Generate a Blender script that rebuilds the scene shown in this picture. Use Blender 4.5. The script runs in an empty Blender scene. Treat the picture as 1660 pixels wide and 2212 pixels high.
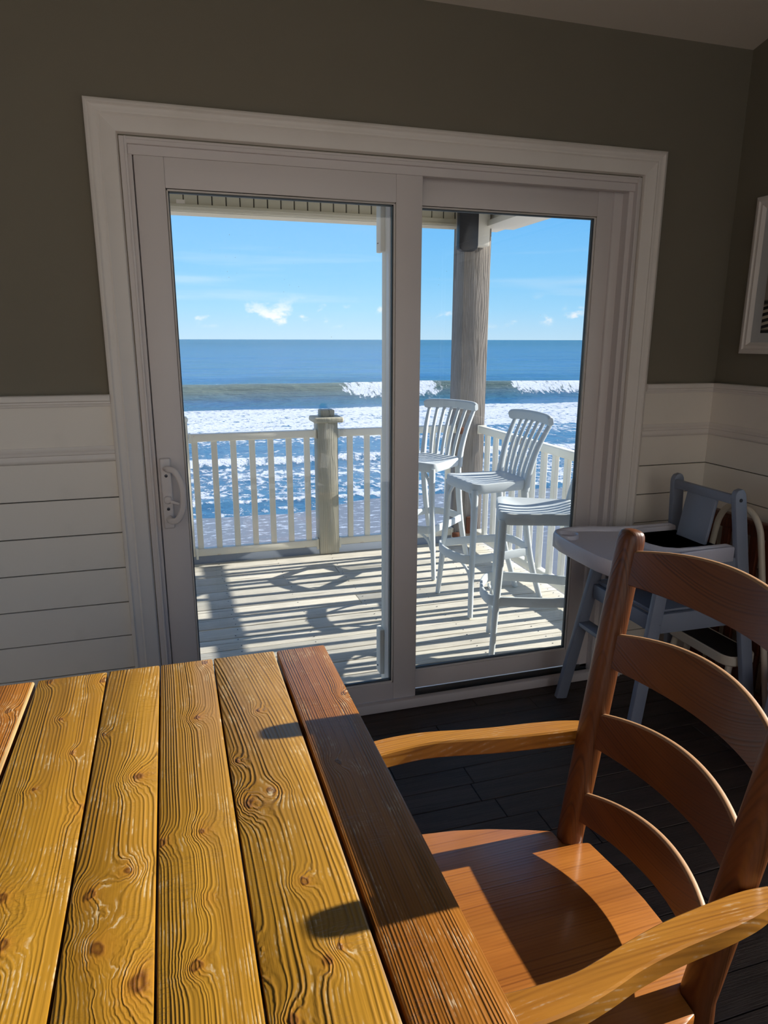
import bpy, bmesh, math, random
import numpy as np
from mathutils import Vector, Matrix

C = bpy.context.scene.collection
PI = math.pi
random.seed(7)

# ---------------------------------------------------------------- camera, sky, sun, exposure
CAM = (0.0, -2.475, 1.50045)
YAW, PITCH, ROLL, FPX = 0.299064, 0.245447, -0.00238, 1491.2
cd = bpy.data.cameras.new('camera'); cam = bpy.data.objects.new('camera', cd); C.objects.link(cam)
cam.location = CAM
cam.rotation_mode = 'XYZ'
cam.matrix_world = (Matrix.Translation(CAM) @ Matrix.Rotation(-YAW, 4, 'Z')
                    @ Matrix.Rotation(PI / 2 - PITCH, 4, 'X') @ Matrix.Rotation(-ROLL, 4, 'Z'))
cd.sensor_fit = 'VERTICAL'; cd.sensor_height = 24.0; cd.lens = FPX / 2212 * 24.0
cd.clip_start = 0.02; cd.clip_end = 20000
bpy.context.scene.camera = cam

SUN_E = 10.0
SKY_E = 1.12
EXPOSURE = 0.0
sd = bpy.data.lights.new('sun', 'SUN'); sun = bpy.data.objects.new('sun', sd); C.objects.link(sun)
sd.energy = SUN_E; sd.color = (1.0, 0.93, 0.82); sd.angle = 0.0093
SUN_EL = math.atan(0.443)
SUN_AZ = math.radians(-0.6)
sdir = Vector((-math.cos(SUN_EL) * math.cos(SUN_AZ), -math.cos(SUN_EL) * math.sin(SUN_AZ), -math.sin(SUN_EL)))
sun.rotation_euler = sdir.to_track_quat('-Z', 'Y').to_euler(); sun.location = (30, 0, 14)

vs = bpy.context.scene.view_settings
vs.view_transform = 'Standard'; vs.look = 'None'; vs.exposure = EXPOSURE; vs.gamma = 1.0
vs.use_curve_mapping = False
bpy.context.scene.cycles.max_bounces = 10
bpy.context.scene.cycles.diffuse_bounces = 6
bpy.context.scene.cycles.transparent_max_bounces = 12
bpy.context.scene.cycles.use_denoising = True
bpy.context.scene.cycles.caustics_reflective = False
bpy.context.scene.cycles.caustics_refractive = False


# ---------------------------------------------------------------- node helper
class NB:
    def __init__(s, tree): s.t = tree; s.t.nodes.clear()
    def n(s, typ, **kw):
        nd = s.t.nodes.new(typ)
        for k, v in kw.items(): setattr(nd, k, v)
        return nd
    def put(s, sock, val):
        if val is None: return
        if hasattr(val, 'is_output'): s.t.links.new(val, sock)
        else:
            if isinstance(val, (tuple, list)) and len(val) == 3 and sock.type == 'RGBA': val = (*val, 1)
            sock.default_value = val
    def m(s, op, a, b=None, c=None, clamp=False):
        nd = s.n('ShaderNodeMath', operation=op, use_clamp=clamp)
        s.put(nd.inputs[0], a); s.put(nd.inputs[1], b); s.put(nd.inputs[2], c)
        return nd.outputs[0]
    def xyz(s, v):
        nd = s.n('ShaderNodeSeparateXYZ'); s.put(nd.inputs[0], v); return nd.outputs
    def vec(s, x, y, z):
        nd = s.n('ShaderNodeCombineXYZ')
        for i, q in enumerate((x, y, z)): s.put(nd.inputs[i], q)
        return nd.outputs[0]
    def noise(s, v, scale=1, detail=2, rough=.5, dist=0):
        nd = s.n('ShaderNodeTexNoise'); s.put(nd.inputs['Vector'], v)
        nd.inputs['Scale'].default_value = scale; nd.inputs['Detail'].default_value = detail
        nd.inputs['Roughness'].default_value = rough; nd.inputs['Distortion'].default_value = dist
        return nd.outputs['Fac']
    def ramp(s, f, stops, interp='LINEAR'):
        nd = s.n('ShaderNodeValToRGB'); s.put(nd.inputs[0], f); cr = nd.color_ramp; cr.interpolation = interp
        while len(cr.elements) > 1: cr.elements.remove(cr.elements[-1])
        for i, (p, c) in enumerate(stops):
            e = cr.elements[0] if i == 0 else cr.elements.new(p)
            e.position = p; e.color = (*c, 1) if len(c) == 3 else c
        return nd.outputs[0]
    def sstep(s, f, a, b):
        nd = s.n('ShaderNodeMapRange', interpolation_type='SMOOTHSTEP'); s.put(nd.inputs[0], f)
        nd.inputs[1].default_value = a; nd.inputs[2].default_value = b
        return nd.outputs[0]
    def mix(s, f, a, b, mode='MIX'):
        nd = s.n('ShaderNodeMix', data_type='RGBA', blend_type=mode)
        s.put(nd.inputs[0], f); s.put(nd.inputs[6], a); s.put(nd.inputs[7], b)
        return nd.outputs[2]
    def bump(s, h, strength, dist=.01, normal=None):
        nd = s.n('ShaderNodeBump'); s.put(nd.inputs['Height'], h)
        nd.inputs['Strength'].default_value = strength; nd.inputs['Distance'].default_value = dist
        s.put(nd.inputs['Normal'], normal); return nd.outputs[0]
    def obj(s): return s.n('ShaderNodeTexCoord').outputs['Object']
    def pos(s): return s.n('ShaderNodeNewGeometry').outputs['Position']
    def out(s, surf):
        o = s.n('ShaderNodeOutputMaterial'); s.t.links.new(surf, o.inputs[0])
    def pbsdf(s, col, rough=.5, normal=None, spec=.5, metal=0, coat=0, **kw):
        p = s.n('ShaderNodeBsdfPrincipled'); s.put(p.inputs['Base Color'], col); s.put(p.inputs['Roughness'], rough)
        s.put(p.inputs['Normal'], normal); s.put(p.inputs['Specular IOR Level'], spec); s.put(p.inputs['Metallic'], metal)
        if coat:
            s.put(p.inputs['Coat Weight'], coat); p.inputs['Coat Roughness'].default_value = .15
        for k, v in kw.items(): s.put(p.inputs[k], v)
        return p.outputs[0]


def newmat(name):
    m = bpy.data.materials.new(name); m.use_nodes = True
    return m, NB(m.node_tree)


# ---------------------------------------------------------------- world: blue sky paling to the horizon, small cumulus low down
w = bpy.data.worlds.new('sky'); bpy.context.scene.world = w; w.use_nodes = True
b = NB(w.node_tree)
d = b.n('ShaderNodeTexCoord').outputs['Generated']
dx, dy, dz = b.xyz(d)
grad = b.ramp(b.m('MAXIMUM', dz, 0.0), [(0.0, (.52, .75, .94)), (.04, (.36, .69, .98)), (.08, (.25, .61, .97)),
              (.15, (.175, .52, .96)), (.30, (.125, .41, .90)), (1.0, (.06, .20, .62))])
den = b.m('MAXIMUM', b.m('SQRT', b.m('ADD', b.m('MULTIPLY', dx, dx), b.m('MULTIPLY', dy, dy))), .02)
az = b.m('ARCTAN2', dx, dy)
el = b.m('DIVIDE', dz, den)
puff = b.noise(b.vec(b.m('MULTIPLY', b.m('SUBTRACT', az, .055), 24.0), b.m('MULTIPLY', el, 40.0), 5.9), 1.0, 6, .55)
base = b.noise(b.vec(b.m('MULTIPLY', b.m('SUBTRACT', az, .055), 7.0), 0.0, 2.1), 1.0, 2, .5)
band = b.m('MULTIPLY', b.sstep(el, .012, .026), b.m('SUBTRACT', 1.0, b.sstep(el, .026, .065)))
pm = b.m('MULTIPLY', b.sstep(b.m('ADD', puff, b.m('MULTIPLY', base, .45)), .76, .92), band)
streak = b.noise(b.vec(b.m('MULTIPLY', az, 3.0), b.m('MULTIPLY', el, 42.0), 1.7), 1.0, 3, .5)
sm = b.m('MULTIPLY', b.m('MULTIPLY', b.sstep(streak, .5, .75), .28), b.m('MULTIPLY', b.sstep(el, .03, .06), b.m('SUBTRACT', 1.0, b.sstep(el, .10, .16))))
col = b.mix(sm, grad, (.80, .90, 1.0))
col = b.mix(pm, col, (.92, .95, 1.0))
bg = b.n('ShaderNodeBackground'); b.put(bg.inputs[0], col); bg.inputs[1].default_value = SKY_E
o = b.n('ShaderNodeOutputWorld'); w.node_tree.links.new(bg.outputs[0], o.inputs[0])


# ---------------------------------------------------------------- mesh builder
class MB:
    def __init__(s): s.v = []; s.f = []; s.mi = []; s.cur = 0
    def add(s, vs_, fs):
        k = len(s.v); s.v += [tuple(q) for q in vs_]; s.f += [tuple(i + k for i in f) for f in fs]; s.mi += [s.cur] * len(fs)
        return s
    def box(s, x0, x1, y0, y1, z0, z1):
        return s.add([(x, y, z) for z in (z0, z1) for y in (y0, y1) for x in (x0, x1)],
                     [(0, 2, 3, 1), (4, 5, 7, 6), (0, 1, 5, 4), (2, 6, 7, 3), (0, 4, 6, 2), (1, 3, 7, 5)])
    def loft(s, rings, caps=True):
        n = len(rings[0]); vs_ = [q for r in rings for q in r]; fs = []
        for i in range(len(rings) - 1):
            for j in range(n):
                a = i * n + j; b_ = i * n + (j + 1) % n
                fs.append((a, b_, b_ + n, a + n))
        if caps:
            fs.append(tuple(range(n - 1, -1, -1))); fs.append(tuple((len(rings) - 1) * n + j for j in range(n)))
        return s.add(vs_, fs)
    def sweep(s, path, sec, up=(0, 0, 1), scales=None, caps=True):
        """sec: list of (a,b): a along side = up x t, b along up"""
        P = [Vector(p) for p in path]; rings = []
        for i, p in enumerate(P):
            t = (P[min(i + 1, len(P) - 1)] - P[max(i - 1, 0)]).normalized()
            u = Vector(up); u = u - t * u.dot(t)
            if u.length < 1e-5: u = Vector((1, 0, 0)) - t * t.x
            u.normalize(); sd_ = t.cross(u)
            k = scales[i] if scales else 1.0
            ka, kb = k if isinstance(k, tuple) else (k, k)
            rings.append([p + sd_ * (a * ka) + u * (c * kb) for a, c in sec])
        return s.loft(rings, caps)
    def tube(s, path, r, n=10, up=(0, 0, 1), scales=None):
        return s.sweep(path, [(r * math.cos(2 * PI * j / n), r * math.sin(2 * PI * j / n)) for j in range(n)], up, scales)
    def bar(s, p0, p1, w_, h_, up=(0, 0, 1), t1=1.0):
        return s.sweep([p0, p1], rect(w_, h_), up, [1.0, t1])
    def prism(s, poly, z0, z1):
        n = len(poly)
        if sum(poly[i][0] * poly[(i + 1) % n][1] - poly[(i + 1) % n][0] * poly[i][1] for i in range(n)) < 0: poly = poly[::-1]
        return s.loft([[(x, y, z0) for x, y in poly], [(x, y, z1) for x, y in poly]])
    def lathe(s, prof, c=(0, 0, 0), n=24):
        rings = [[(c[0] + r * math.cos(2 * PI * j / n), c[1] + r * math.sin(2 * PI * j / n), c[2] + z) for j in range(n)] for r, z in prof]
        return s.loft(rings)
    def grid(s, P):
        h, w_ = len(P), len(P[0])
        return s.add([q for r in P for q in r], [(i * w_ + j, i * w_ + j + 1, (i + 1) * w_ + j + 1, (i + 1) * w_ + j) for i in range(h - 1) for j in range(w_ - 1)])


def rect(w_, h_): return [(-w_ / 2, -h_ / 2), (w_ / 2, -h_ / 2), (w_ / 2, h_ / 2), (-w_ / 2, h_ / 2)]
def rrect(w_, h_, r, n=4):
    o = []
    for cx, cy, a0 in ((w_ / 2 - r, h_ / 2 - r, 0), (-w_ / 2 + r, h_ / 2 - r, 90), (-w_ / 2 + r, -h_ / 2 + r, 180), (w_ / 2 - r, -h_ / 2 + r, 270)):
        for i in range(n + 1):
            a = math.radians(a0 + 90 * i / n); o.append((cx + r * math.cos(a), cy + r * math.sin(a)))
    return o
def bez(pts, n=12):
    """Catmull-Rom through points"""
    P = [Vector(p) for p in pts]; P = [P[0] * 2 - P[1]] + P + [P[-1] * 2 - P[-2]]; o = []
    for i in range(1, len(P) - 2):
        for k in range(n):
            t = k / n; a, b_, c, d_ = P[i - 1:i + 3]
            o.append(.5 * ((2 * b_) + (c - a) * t + (2 * a - 5 * b_ + 4 * c - d_) * t * t + (3 * b_ - a - 3 * c + d_) * t ** 3))
    o.append(P[-2]); return o


ORG = {}
def wloc(o):
    return ORG.get(o.name, Vector((0, 0, 0)))
def build(name, mb, mats, parent=None, bevel=0.0, seg=2, smooth=35, org=None, frame=True):
    """one mesh object; vertices given in world space (frame=True) and stored relative to its own origin"""
    me = bpy.data.meshes.new(name); me.from_pydata([tuple(q) for q in mb.v], [], mb.f)
    mats = mats if isinstance(mats, (list, tuple)) else [mats]
    for m_ in mats: me.materials.append(m_)
    me.polygons.foreach_set('material_index', mb.mi)
    if bevel:
        bm = bmesh.new(); bm.from_mesh(me); bmesh.ops.remove_doubles(bm, verts=bm.verts, dist=1e-6)
        es = [e for e in bm.edges if len(e.link_faces) == 2 and e.calc_face_angle(0) > math.radians(28)]
        bmesh.ops.bevel(bm, geom=es, offset=bevel, segments=seg, profile=.5, affect='EDGES', clamp_overlap=True)
        bm.to_mesh(me); bm.free()
    if smooth:
        me.polygons.foreach_set('use_smooth', [True] * len(me.polygons)); me.set_sharp_from_angle(angle=math.radians(smooth))
    o = bpy.data.objects.new(name, me); C.objects.link(o)
    base = wloc(parent) if parent else Vector((0, 0, 0))
    og = Vector(org) if org is not None else base
    if frame and og.length: me.transform(Matrix.Translation(-og))
    o.location = og - base
    if parent: o.parent = parent
    ORG[o.name] = og
    return o
def thing(name, label, cat, loc=(0, 0, 0), group=None):
    o = bpy.data.objects.new(name, None); C.objects.link(o); o.location = loc; o.empty_display_size = .05
    o['label'] = label; o['category'] = cat
    if group: o['group'] = group
    ORG[o.name] = Vector(loc); return o
def tag(o, label, cat, group=None, kind=None):
    o['label'] = label; o['category'] = cat
    if group: o['group'] = group
    if kind: o['kind'] = kind
    return o
def struct(o, label=None):
    o['kind'] = 'structure'
    if label: o['label'] = label
    return o


# ---------------------------------------------------------------- materials
def paint(name, col, rough=.5, var=.06, bump=.02, scale=30, spec=.4):
    m, n = newmat(name); p = n.obj()
    a = n.noise(p, 3, 3); f = n.noise(p, scale * 6, 2)
    c = n.mix(n.m('MULTIPLY', a, var * 2), col, tuple(q * .72 for q in col))
    n.out(n.pbsdf(c, rough, n.bump(f, bump, .002), spec)); return m

def wall_paint():
    m, n = newmat('taupe_wall_paint'); p = n.obj()
    f = n.noise(p, 260, 3); g = n.noise(p, 5, 3)
    c = n.mix(n.m('MULTIPLY', g, .25), (.20, .178, .135), (.165, .148, .112))
    n.out(n.pbsdf(c, .8, n.bump(f, .12, .003), .2)); return m

def boards_white(name, col=(.80, .745, .67)):
    m, n = newmat(name); p = n.obj(); x, y, z = n.xyz(p)
    g = n.noise(p, 4, 4, .6); s_ = n.noise(n.vec(n.m('MULTIPLY', x, 30), n.m('MULTIPLY', y, 30), n.m('MULTIPLY', z, 3)), 1, 2)
    c = n.mix(n.m('MULTIPLY', n.sstep(g, .52, .75), .18), col, (.55, .51, .44))
    n.out(n.pbsdf(c, .42, n.bump(s_, .03, .002), .4)); return m

def wood(name, axis, light, mid, dark, freq=150, seed=0.0, knots=(), bump=.35, rough=.35, warp=1.0, coat=0.0, fiber=.35,
         wear_glint=0.0, wear_glint_col=(.55, .42, .25), bdist=.0025, sharp=2.0, scratch=0.0, spec=.5, bow=0.0, rings=False):
    m, n = newmat(name); x, y, z = n.xyz(n.obj())
    u, v, w_ = {'y': (x, y, z), 'x': (y, x, z), 'z': (x, z, y)}[axis]
    uw = n.m('ADD', u, n.m('MULTIPLY', w_, .45))
    warpn = n.noise(n.vec(n.m('MULTIPLY', uw, 7.0), n.m('MULTIPLY', v, 1.1), seed), 1, 2, .45)
    wob = n.noise(n.vec(n.m('MULTIPLY', uw, 40.0), n.m('MULTIPLY', v, 6.0), seed + 4), 1, 2, .5)
    F = n.m('MULTIPLY', uw, freq)
    F = n.m('ADD', F, n.m('MULTIPLY', warpn, 6.0 * warp))
    F = n.m('ADD', F, n.m('MULTIPLY', wob, .6))
    if bow:  # cathedral figure
        F = n.m('ADD', F, n.m('MULTIPLY', n.m('MULTIPLY', v, v), bow))
    core = None; halo = None
    pv = n.vec(u, n.m('MULTIPLY', v, .8), 0.0)
    wig = n.m('MULTIPLY', n.m('SUBTRACT', n.noise(n.vec(n.m('MULTIPLY', u, 60.0), n.m('MULTIPLY', v, 40.0), seed), 1, 2), .5), .02)
    for ku, kv, s_, K in knots:
        dn = n.n('ShaderNodeVectorMath', operation='DISTANCE'); n.put(dn.inputs[0], pv); dn.inputs[1].default_value = (ku, kv * .8, 0)
        dd = n.m('ADD', dn.outputs['Value'], wig)
        g2 = n.m('EXPONENT', n.m('MULTIPLY', n.m('MULTIPLY', dd, dd), -1.0 / (s_ * 2.1) ** 2))
        F = n.m('ADD', F, n.m('MULTIPLY', g2, K))
        cr_ = n.m('MULTIPLY', n.m('SUBTRACT', 1.0, n.sstep(dd, s_ * .30, s_ * .80)), n.m('ADD', .55, n.m('MULTIPLY', n.sstep(dd, 0.0, s_ * .42), .45)))
        hl = n.m('EXPONENT', n.m('MULTIPLY', n.m('MULTIPLY', dd, dd), -1.0 / (s_ * 1.3) ** 2))
        core = cr_ if core is None else n.m('MAXIMUM', core, cr_)
        halo = hl if halo is None else n.m('MAXIMUM', halo, hl)
    if rings:
        F = n.m('ADD', F, n.m('MULTIPLY', n.noise(n.vec(n.m('MULTIPLY', F, .23), 0.0, seed), 1, 2), 2.2))
    sn = n.m('ADD', n.m('MULTIPLY', n.m('SINE', n.m('MULTIPLY', F, 2 * PI)), .5), .5)
    t = n.m('POWER', sn, sharp)
    if rings:
        wn_ = n.n('ShaderNodeTexWhiteNoise', noise_dimensions='1D'); n.put(wn_.inputs['W'], n.m('FLOOR', n.m('ADD', F, .25)))
        t = n.m('MULTIPLY', t, n.m('ADD', .18, n.m('MULTIPLY', n.m('POWER', wn_.outputs['Value'], 1.6), 1.0)))
    amp = n.noise(n.vec(n.m('MULTIPLY', uw, 16.0), n.m('MULTIPLY', v, 2.5), seed + 9), 1, 3, .6)
    amp = n.sstep(amp, .28, .62)
    t = n.m('MULTIPLY', t, n.m('ADD', n.m('MULTIPLY', amp, .75), .25))
    fib = n.noise(n.vec(n.m('MULTIPLY', uw, 420.0), n.m('MULTIPLY', v, 11.0), seed), 1, 3, .6)
    big = n.noise(n.vec(n.m('MULTIPLY', uw, 9.0), n.m('MULTIPLY', v, 2.2), seed + 2), 1, 3, .5)
    c = n.mix(n.sstep(big, .3, .7), light, mid)
    if rings:
        stk = n.noise(n.vec(n.m('MULTIPLY', F, .11), n.m('MULTIPLY', v, .9), seed + 14), 1, 3, .55)
        c = n.mix(n.m('MULTIPLY', n.sstep(stk, .48, .70), .45), c, tuple(.62 * q for q in mid))
        c = n.mix(n.m('MULTIPLY', n.sstep(stk, .50, .30), .35), c, tuple(min(1, 1.22 * q) for q in light))
    c = n.mix(n.m('MULTIPLY', t, .72), c, dark)
    c = n.mix(n.m('MULTIPLY', n.sstep(fib, .45, .75), fiber), c, tuple(.6 * q for q in mid))
    if core is not None:
        c = n.mix(n.m('MULTIPLY', halo, .55), c, tuple((a * .9 + e * .1) for a, e in zip((.42, .17, .02), mid)))
        c = n.mix(n.m('MULTIPLY', core, .92), c, (.105, .032, .006))
    h = n.m('ADD', n.m('MULTIPLY', t, 1.0), n.m('MULTIPLY', fib, .18))
    if core is not None: h = n.m('ADD', h, n.m('MULTIPLY', core, .6))
    r = rough
    if wear_glint:
        wn = n.noise(n.vec(n.m('MULTIPLY', uw, 26.0), n.m('MULTIPLY', v, 13.0), seed + 20), 1, 4, .65)
        wn2 = n.noise(n.vec(n.m('MULTIPLY', uw, 150.0), n.m('MULTIPLY', v, 60.0), seed + 21), 1, 3, .6)
        wm = n.m('MULTIPLY', n.m('MAXIMUM', n.m('MULTIPLY', n.sstep(wn, .62, .74), n.sstep(wn2, .45, .7)), n.m('MULTIPLY', n.m('MULTIPLY', n.sstep(wn, .50, .66), n.sstep(sn, .30, .02)), n.sstep(wn2, .35, .6))), wear_glint)
        c = n.mix(wm, c, wear_glint_col)  # worn patches plus sun glints on the ridges, as pale colour
        r = n.m('ADD', rough, n.m('MULTIPLY', wm, .3))
    if scratch:
        sc = n.noise(n.vec(n.m('MULTIPLY', uw, 30.0), n.m('MULTIPLY', v, 320.0), seed + 31), 1, 3, .7)
        sg = n.sstep(n.noise(n.vec(n.m('MULTIPLY', uw, 8.0), n.m('MULTIPLY', v, 8.0), seed + 33), 1, 2), .50, .66)
        h = n.m('SUBTRACT', h, n.m('MULTIPLY', n.m('MULTIPLY', n.sstep(sc, .5, .7), sg), scratch))
    nm = n.bump(h, bump, bdist)
    n.out(n.pbsdf(c, r, nm, spec, 0, coat)); return m

def plain(name, col, rough=.4, metal=0, spec=.5, coat=0):
    m, n = newmat(name); p = n.obj(); f = n.noise(p, 90, 3)
    c = n.mix(n.m('MULTIPLY', f, .18), col, tuple(q * .7 for q in col))
    n.out(n.pbsdf(c, rough, n.bump(f, .03, .001), spec, metal, coat)); return m

def glass_mat(name, tint=(.93, .97, .96), spots=True):
    m, n = newmat(name); tr = n.n('ShaderNodeBsdfTransparent'); tr.inputs[0].default_value = (*tint, 1)
    gl = n.n('ShaderNodeBsdfGlossy'); gl.inputs['Roughness'].default_value = .01; gl.inputs[0].default_value = (1, 1, 1, 1)
    fr = n.n('ShaderNodeFresnel'); fr.inputs[0].default_value = 1.45
    mx = n.n('ShaderNodeMixShader'); n.put(mx.inputs[0], n.m('MULTIPLY', fr.outputs[0], 1.0)); n.t.links.new(tr.outputs[0], mx.inputs[1]); n.t.links.new(gl.outputs[0], mx.inputs[2])
    sh = mx.outputs[0]
    if spots:   # salt specks and a faint film of spray
        p = n.obj(); vo = n.n('ShaderNodeTexVoronoi'); n.put(vo.inputs['Vector'], p); vo.inputs['Scale'].default_value = 34
        r_ = n.noise(p, 7, 3)
        sp = n.m('MULTIPLY', n.m('SUBTRACT', 1.0, n.sstep(vo.outputs['Distance'], .03, .07)), n.sstep(r_, .52, .66))
        film = n.m('MULTIPLY', n.sstep(n.noise(p, 2.2, 4), .45, .8), .012)
        df = n.n('ShaderNodeBsdfDiffuse'); df.inputs[0].default_value = (.85, .86, .88, 1)
        m2 = n.n('ShaderNodeMixShader'); n.put(m2.inputs[0], n.m('ADD', n.m('MULTIPLY', sp, .35), film)); n.t.links.new(sh, m2.inputs[1]); n.t.links.new(df.outputs[0], m2.inputs[2]); sh = m2.outputs[0]
    n.out(sh); return m

def weathered(name, axis, light, dark, freq=60, seed=0.0, green=0.0, bump=.5):
    m, n = newmat(name); x, y, z = n.xyz(n.obj())
    u, v, w_ = {'y': (x, y, z), 'x': (y, x, z), 'z': (x, z, y)}[axis]
    uw = n.m('ADD', u, n.m('MULTIPLY', w_, .6))
    rnd = n.n('ShaderNodeObjectInfo').outputs['Random']
    sd_ = n.m('MULTIPLY', rnd, 40.0)
    a = n.noise(n.vec(n.m('MULTIPLY', uw, 14.0), n.m('MULTIPLY', v, 1.2), sd_), 1, 3, .5)
    F = n.m('ADD', n.m('MULTIPLY', uw, freq), n.m('MULTIPLY', a, 7.0))
    t = n.m('POWER', n.m('ADD', n.m('MULTIPLY', n.m('SINE', n.m('MULTIPLY', F, 6.283)), .5), .5), 2.0)
    fb = n.noise(n.vec(n.m('MULTIPLY', uw, 260.0), n.m('MULTIPLY', v, 5.0), sd_), 1, 4, .65)
    crack = n.sstep(n.noise(n.vec(n.m('MULTIPLY', uw, 45.0), n.m('MULTIPLY', v, 1.6), sd_), 1, 3, .5), .62, .70)
    g = n.noise(n.vec(uw, v, sd_), 5, 3)
    c = n.mix(n.sstep(g, .35, .7), light, tuple(q * .86 for q in light))
    c = n.mix(n.m('MULTIPLY', t, .30), c, dark)
    c = n.mix(n.m('MULTIPLY', n.sstep(fb, .45, .75), .35), c, dark)
    c = n.mix(n.m('MULTIPLY', crack, .55), c, tuple(q * .4 for q in dark))
    if green: c = n.mix(n.m('MULTIPLY', n.sstep(n.noise(n.vec(uw, v, sd_), 3.1, 3), .45, .75), green), c, (.34, .35, .16))
    h = n.m('SUBTRACT', n.m('ADD', n.m('MULTIPLY', t, .5), n.m('MULTIPLY', fb, .5)), n.m('MULTIPLY', crack, 1.2))
    n.out(n.pbsdf(c, .8, n.bump(h, bump, .003), .2)); return m

def rail_paint():
    m, n = newmat('white_rail_paint'); p = n.obj(); x, y, z = n.xyz(p)
    r = n.noise(p, 9, 4, .65)
    rust = n.m('MULTIPLY', n.sstep(r, .64, .76), .8)
    c = n.mix(n.m('MULTIPLY', n.noise(p, 3, 2), .22), (.88, .86, .78), (.74, .68, .52))
    c = n.mix(rust, c, (.48, .22, .07))
    n.out(n.pbsdf(c, .5, None, .3)); return m

M = {}
M['wall'] = wall_paint()
M['wall_pale'] = paint('pale_wall_paint', (.74, .71, .64), .8)
M['board'] = boards_white('white_board_paint')
M['trim'] = boards_white('white_trim_gloss', (.76, .71, .66))
M['vinyl'] = paint('white_vinyl', (.69, .64, .625), .38, .04, .01)
M['ceil'] = paint('ceiling_paint', (.66, .60, .52), .85, .05, .15, 60, .2)
M['grime'] = plain('track_grime', (.03, .028, .025), .6)
M['alu'] = plain('dark_track_metal', (.09, .09, .09), .45, .3)
M['glass'] = glass_mat('door_glass', (.975, .985, .98))
M['glass2'] = glass_mat('window_glass', (.97, .98, .98), False)
M['gasket'] = plain('grey_gasket', (.10, .13, .15), .5)
M['stool'] = plain('grey_stool_resin', (.61, .67, .715), .5, 0, .35)
M['hcgrey'] = plain('blue_grey_paint', (.25, .29, .375), .42, 0, .4)
M['hctray'] = plain('white_tray_plastic', (.74, .74, .84), .28, 0, .5)
M['bolt'] = plain('bolt_steel', (.06, .065, .08), .35, .7)
M['cream'] = plain('cream_enamel', (.70, .64, .53), .4)
M['tread'] = plain('black_rubber', (.006, .006, .008), .6)
M['gate'] = wood('red_brown_wood', 'z', (.16, .04, .016), (.12, .03, .012), (.05, .012, .006), 120, 3.3, bump=.1, rough=.35)
M['rail'] = rail_paint()
M['deck'] = weathered('weathered_deck', 'x', (.66, .63, .56), (.27, .25, .22), 70, 1.0, .10)
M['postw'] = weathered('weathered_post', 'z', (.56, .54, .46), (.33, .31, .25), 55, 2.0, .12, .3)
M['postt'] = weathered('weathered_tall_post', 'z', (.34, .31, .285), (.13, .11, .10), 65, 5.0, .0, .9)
M['header'] = paint('cream_header_paint', (.60, .56, .45), .7, .15, .05)
M['white_ext'] = paint('white_exterior_paint', (.80, .78, .72), .6, .08, .03)
M['siding'] = paint('grey_siding', (.55, .55, .52), .8)
M['shaded_edge'] = paint('shaded_grey_edge_paint', (.30, .35, .44), .7)  # grey paint; the blue shade under the rail is put into its colour
M['black'] = plain('black_speaker_plastic', (.012, .014, .022), .4)
M['rust'] = plain('rusted_iron', (.16, .055, .025), .8)
CH_SHADE = dict(light=(.165, .052, .011), mid=(.122, .034, .006), dark=(.05, .012, .003))  # shade put into the colour: posts and slats darker than the seat
M['chz'] = wood('chair_wood_upright', 'z', CH_SHADE['light'], CH_SHADE['mid'], CH_SHADE['dark'], 190, 1.0, bump=.12, rough=.40, coat=.10, rings=True, warp=.8)
M['chy'] = wood('chair_wood_slat', 'y', CH_SHADE['light'], CH_SHADE['mid'], CH_SHADE['dark'], 230, 2.0, bump=.12, rough=.40, coat=.10, rings=True, warp=.7)
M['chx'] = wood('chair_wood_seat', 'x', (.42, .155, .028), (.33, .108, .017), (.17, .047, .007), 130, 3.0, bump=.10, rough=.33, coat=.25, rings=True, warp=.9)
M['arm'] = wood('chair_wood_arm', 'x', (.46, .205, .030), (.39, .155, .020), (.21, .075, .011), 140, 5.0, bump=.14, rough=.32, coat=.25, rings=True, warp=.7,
                wear_glint=.5, wear_glint_col=(.6, .5, .36), bow=22.0)
M['worn_sunlit_edge'] = plain('worn_sunlit_varnish_edge', (.46, .25, .12), .5)  # worn top edges, with the sun on them put into the colour


def floor_mat():
    m, n = newmat('dark_floor_wood'); x, y, z = n.xyz(n.obj())
    sd_ = n.m('MULTIPLY', n.n('ShaderNodeObjectInfo').outputs['Random'], 50.0)
    a = n.noise(n.vec(n.m('MULTIPLY', y, 24.0), n.m('MULTIPLY', x, 2.0), sd_), 1, 4, .6)
    f = n.noise(n.vec(n.m('MULTIPLY', y, 320.0), n.m('MULTIPLY', x, 9.0), sd_), 1, 4, .65)
    c = n.mix(n.sstep(a, .35, .7), (.030, .018, .013), (.055, .036, .028))
    c = n.mix(n.m('MULTIPLY', n.sstep(f, .5, .72), .5), c, (.012, .008, .006))
    sp = n.sstep(n.noise(n.vec(x, y, sd_), 170, 2), .74, .80)
    c = n.mix(n.m('MULTIPLY', sp, .35), c, (.3, .27, .24))
    h = n.m('ADD', n.m('MULTIPLY', a, .6), f)
    n.out(n.pbsdf(c, n.m('ADD', .36, n.m('MULTIPLY', f, .25)), n.bump(h, .5, .003), .35)); return m
M['floor'] = floor_mat()

# ================================================================ ROOM
WX0, WX1, YB = -3.0, 2.257, -3.7       # left wall, right wall, wall behind the camera
CE, SL = 2.59, 0.24                    # ceiling height over the door wall, slope towards the room
OPX0, OPX1, OPZ = -0.095, 1.80, 2.105

mb = MB().box(WX0, OPX0, 0, .14, -.02, CE + .3).box(OPX1, WX1 + .14, 0, .14, -.02, CE + .3).box(OPX0, OPX1, 0, .14, OPZ, CE + .3)
wall_back = struct(build('wall_back', mb, M['wall'], smooth=0), 'taupe painted wall around the glass door')
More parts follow.
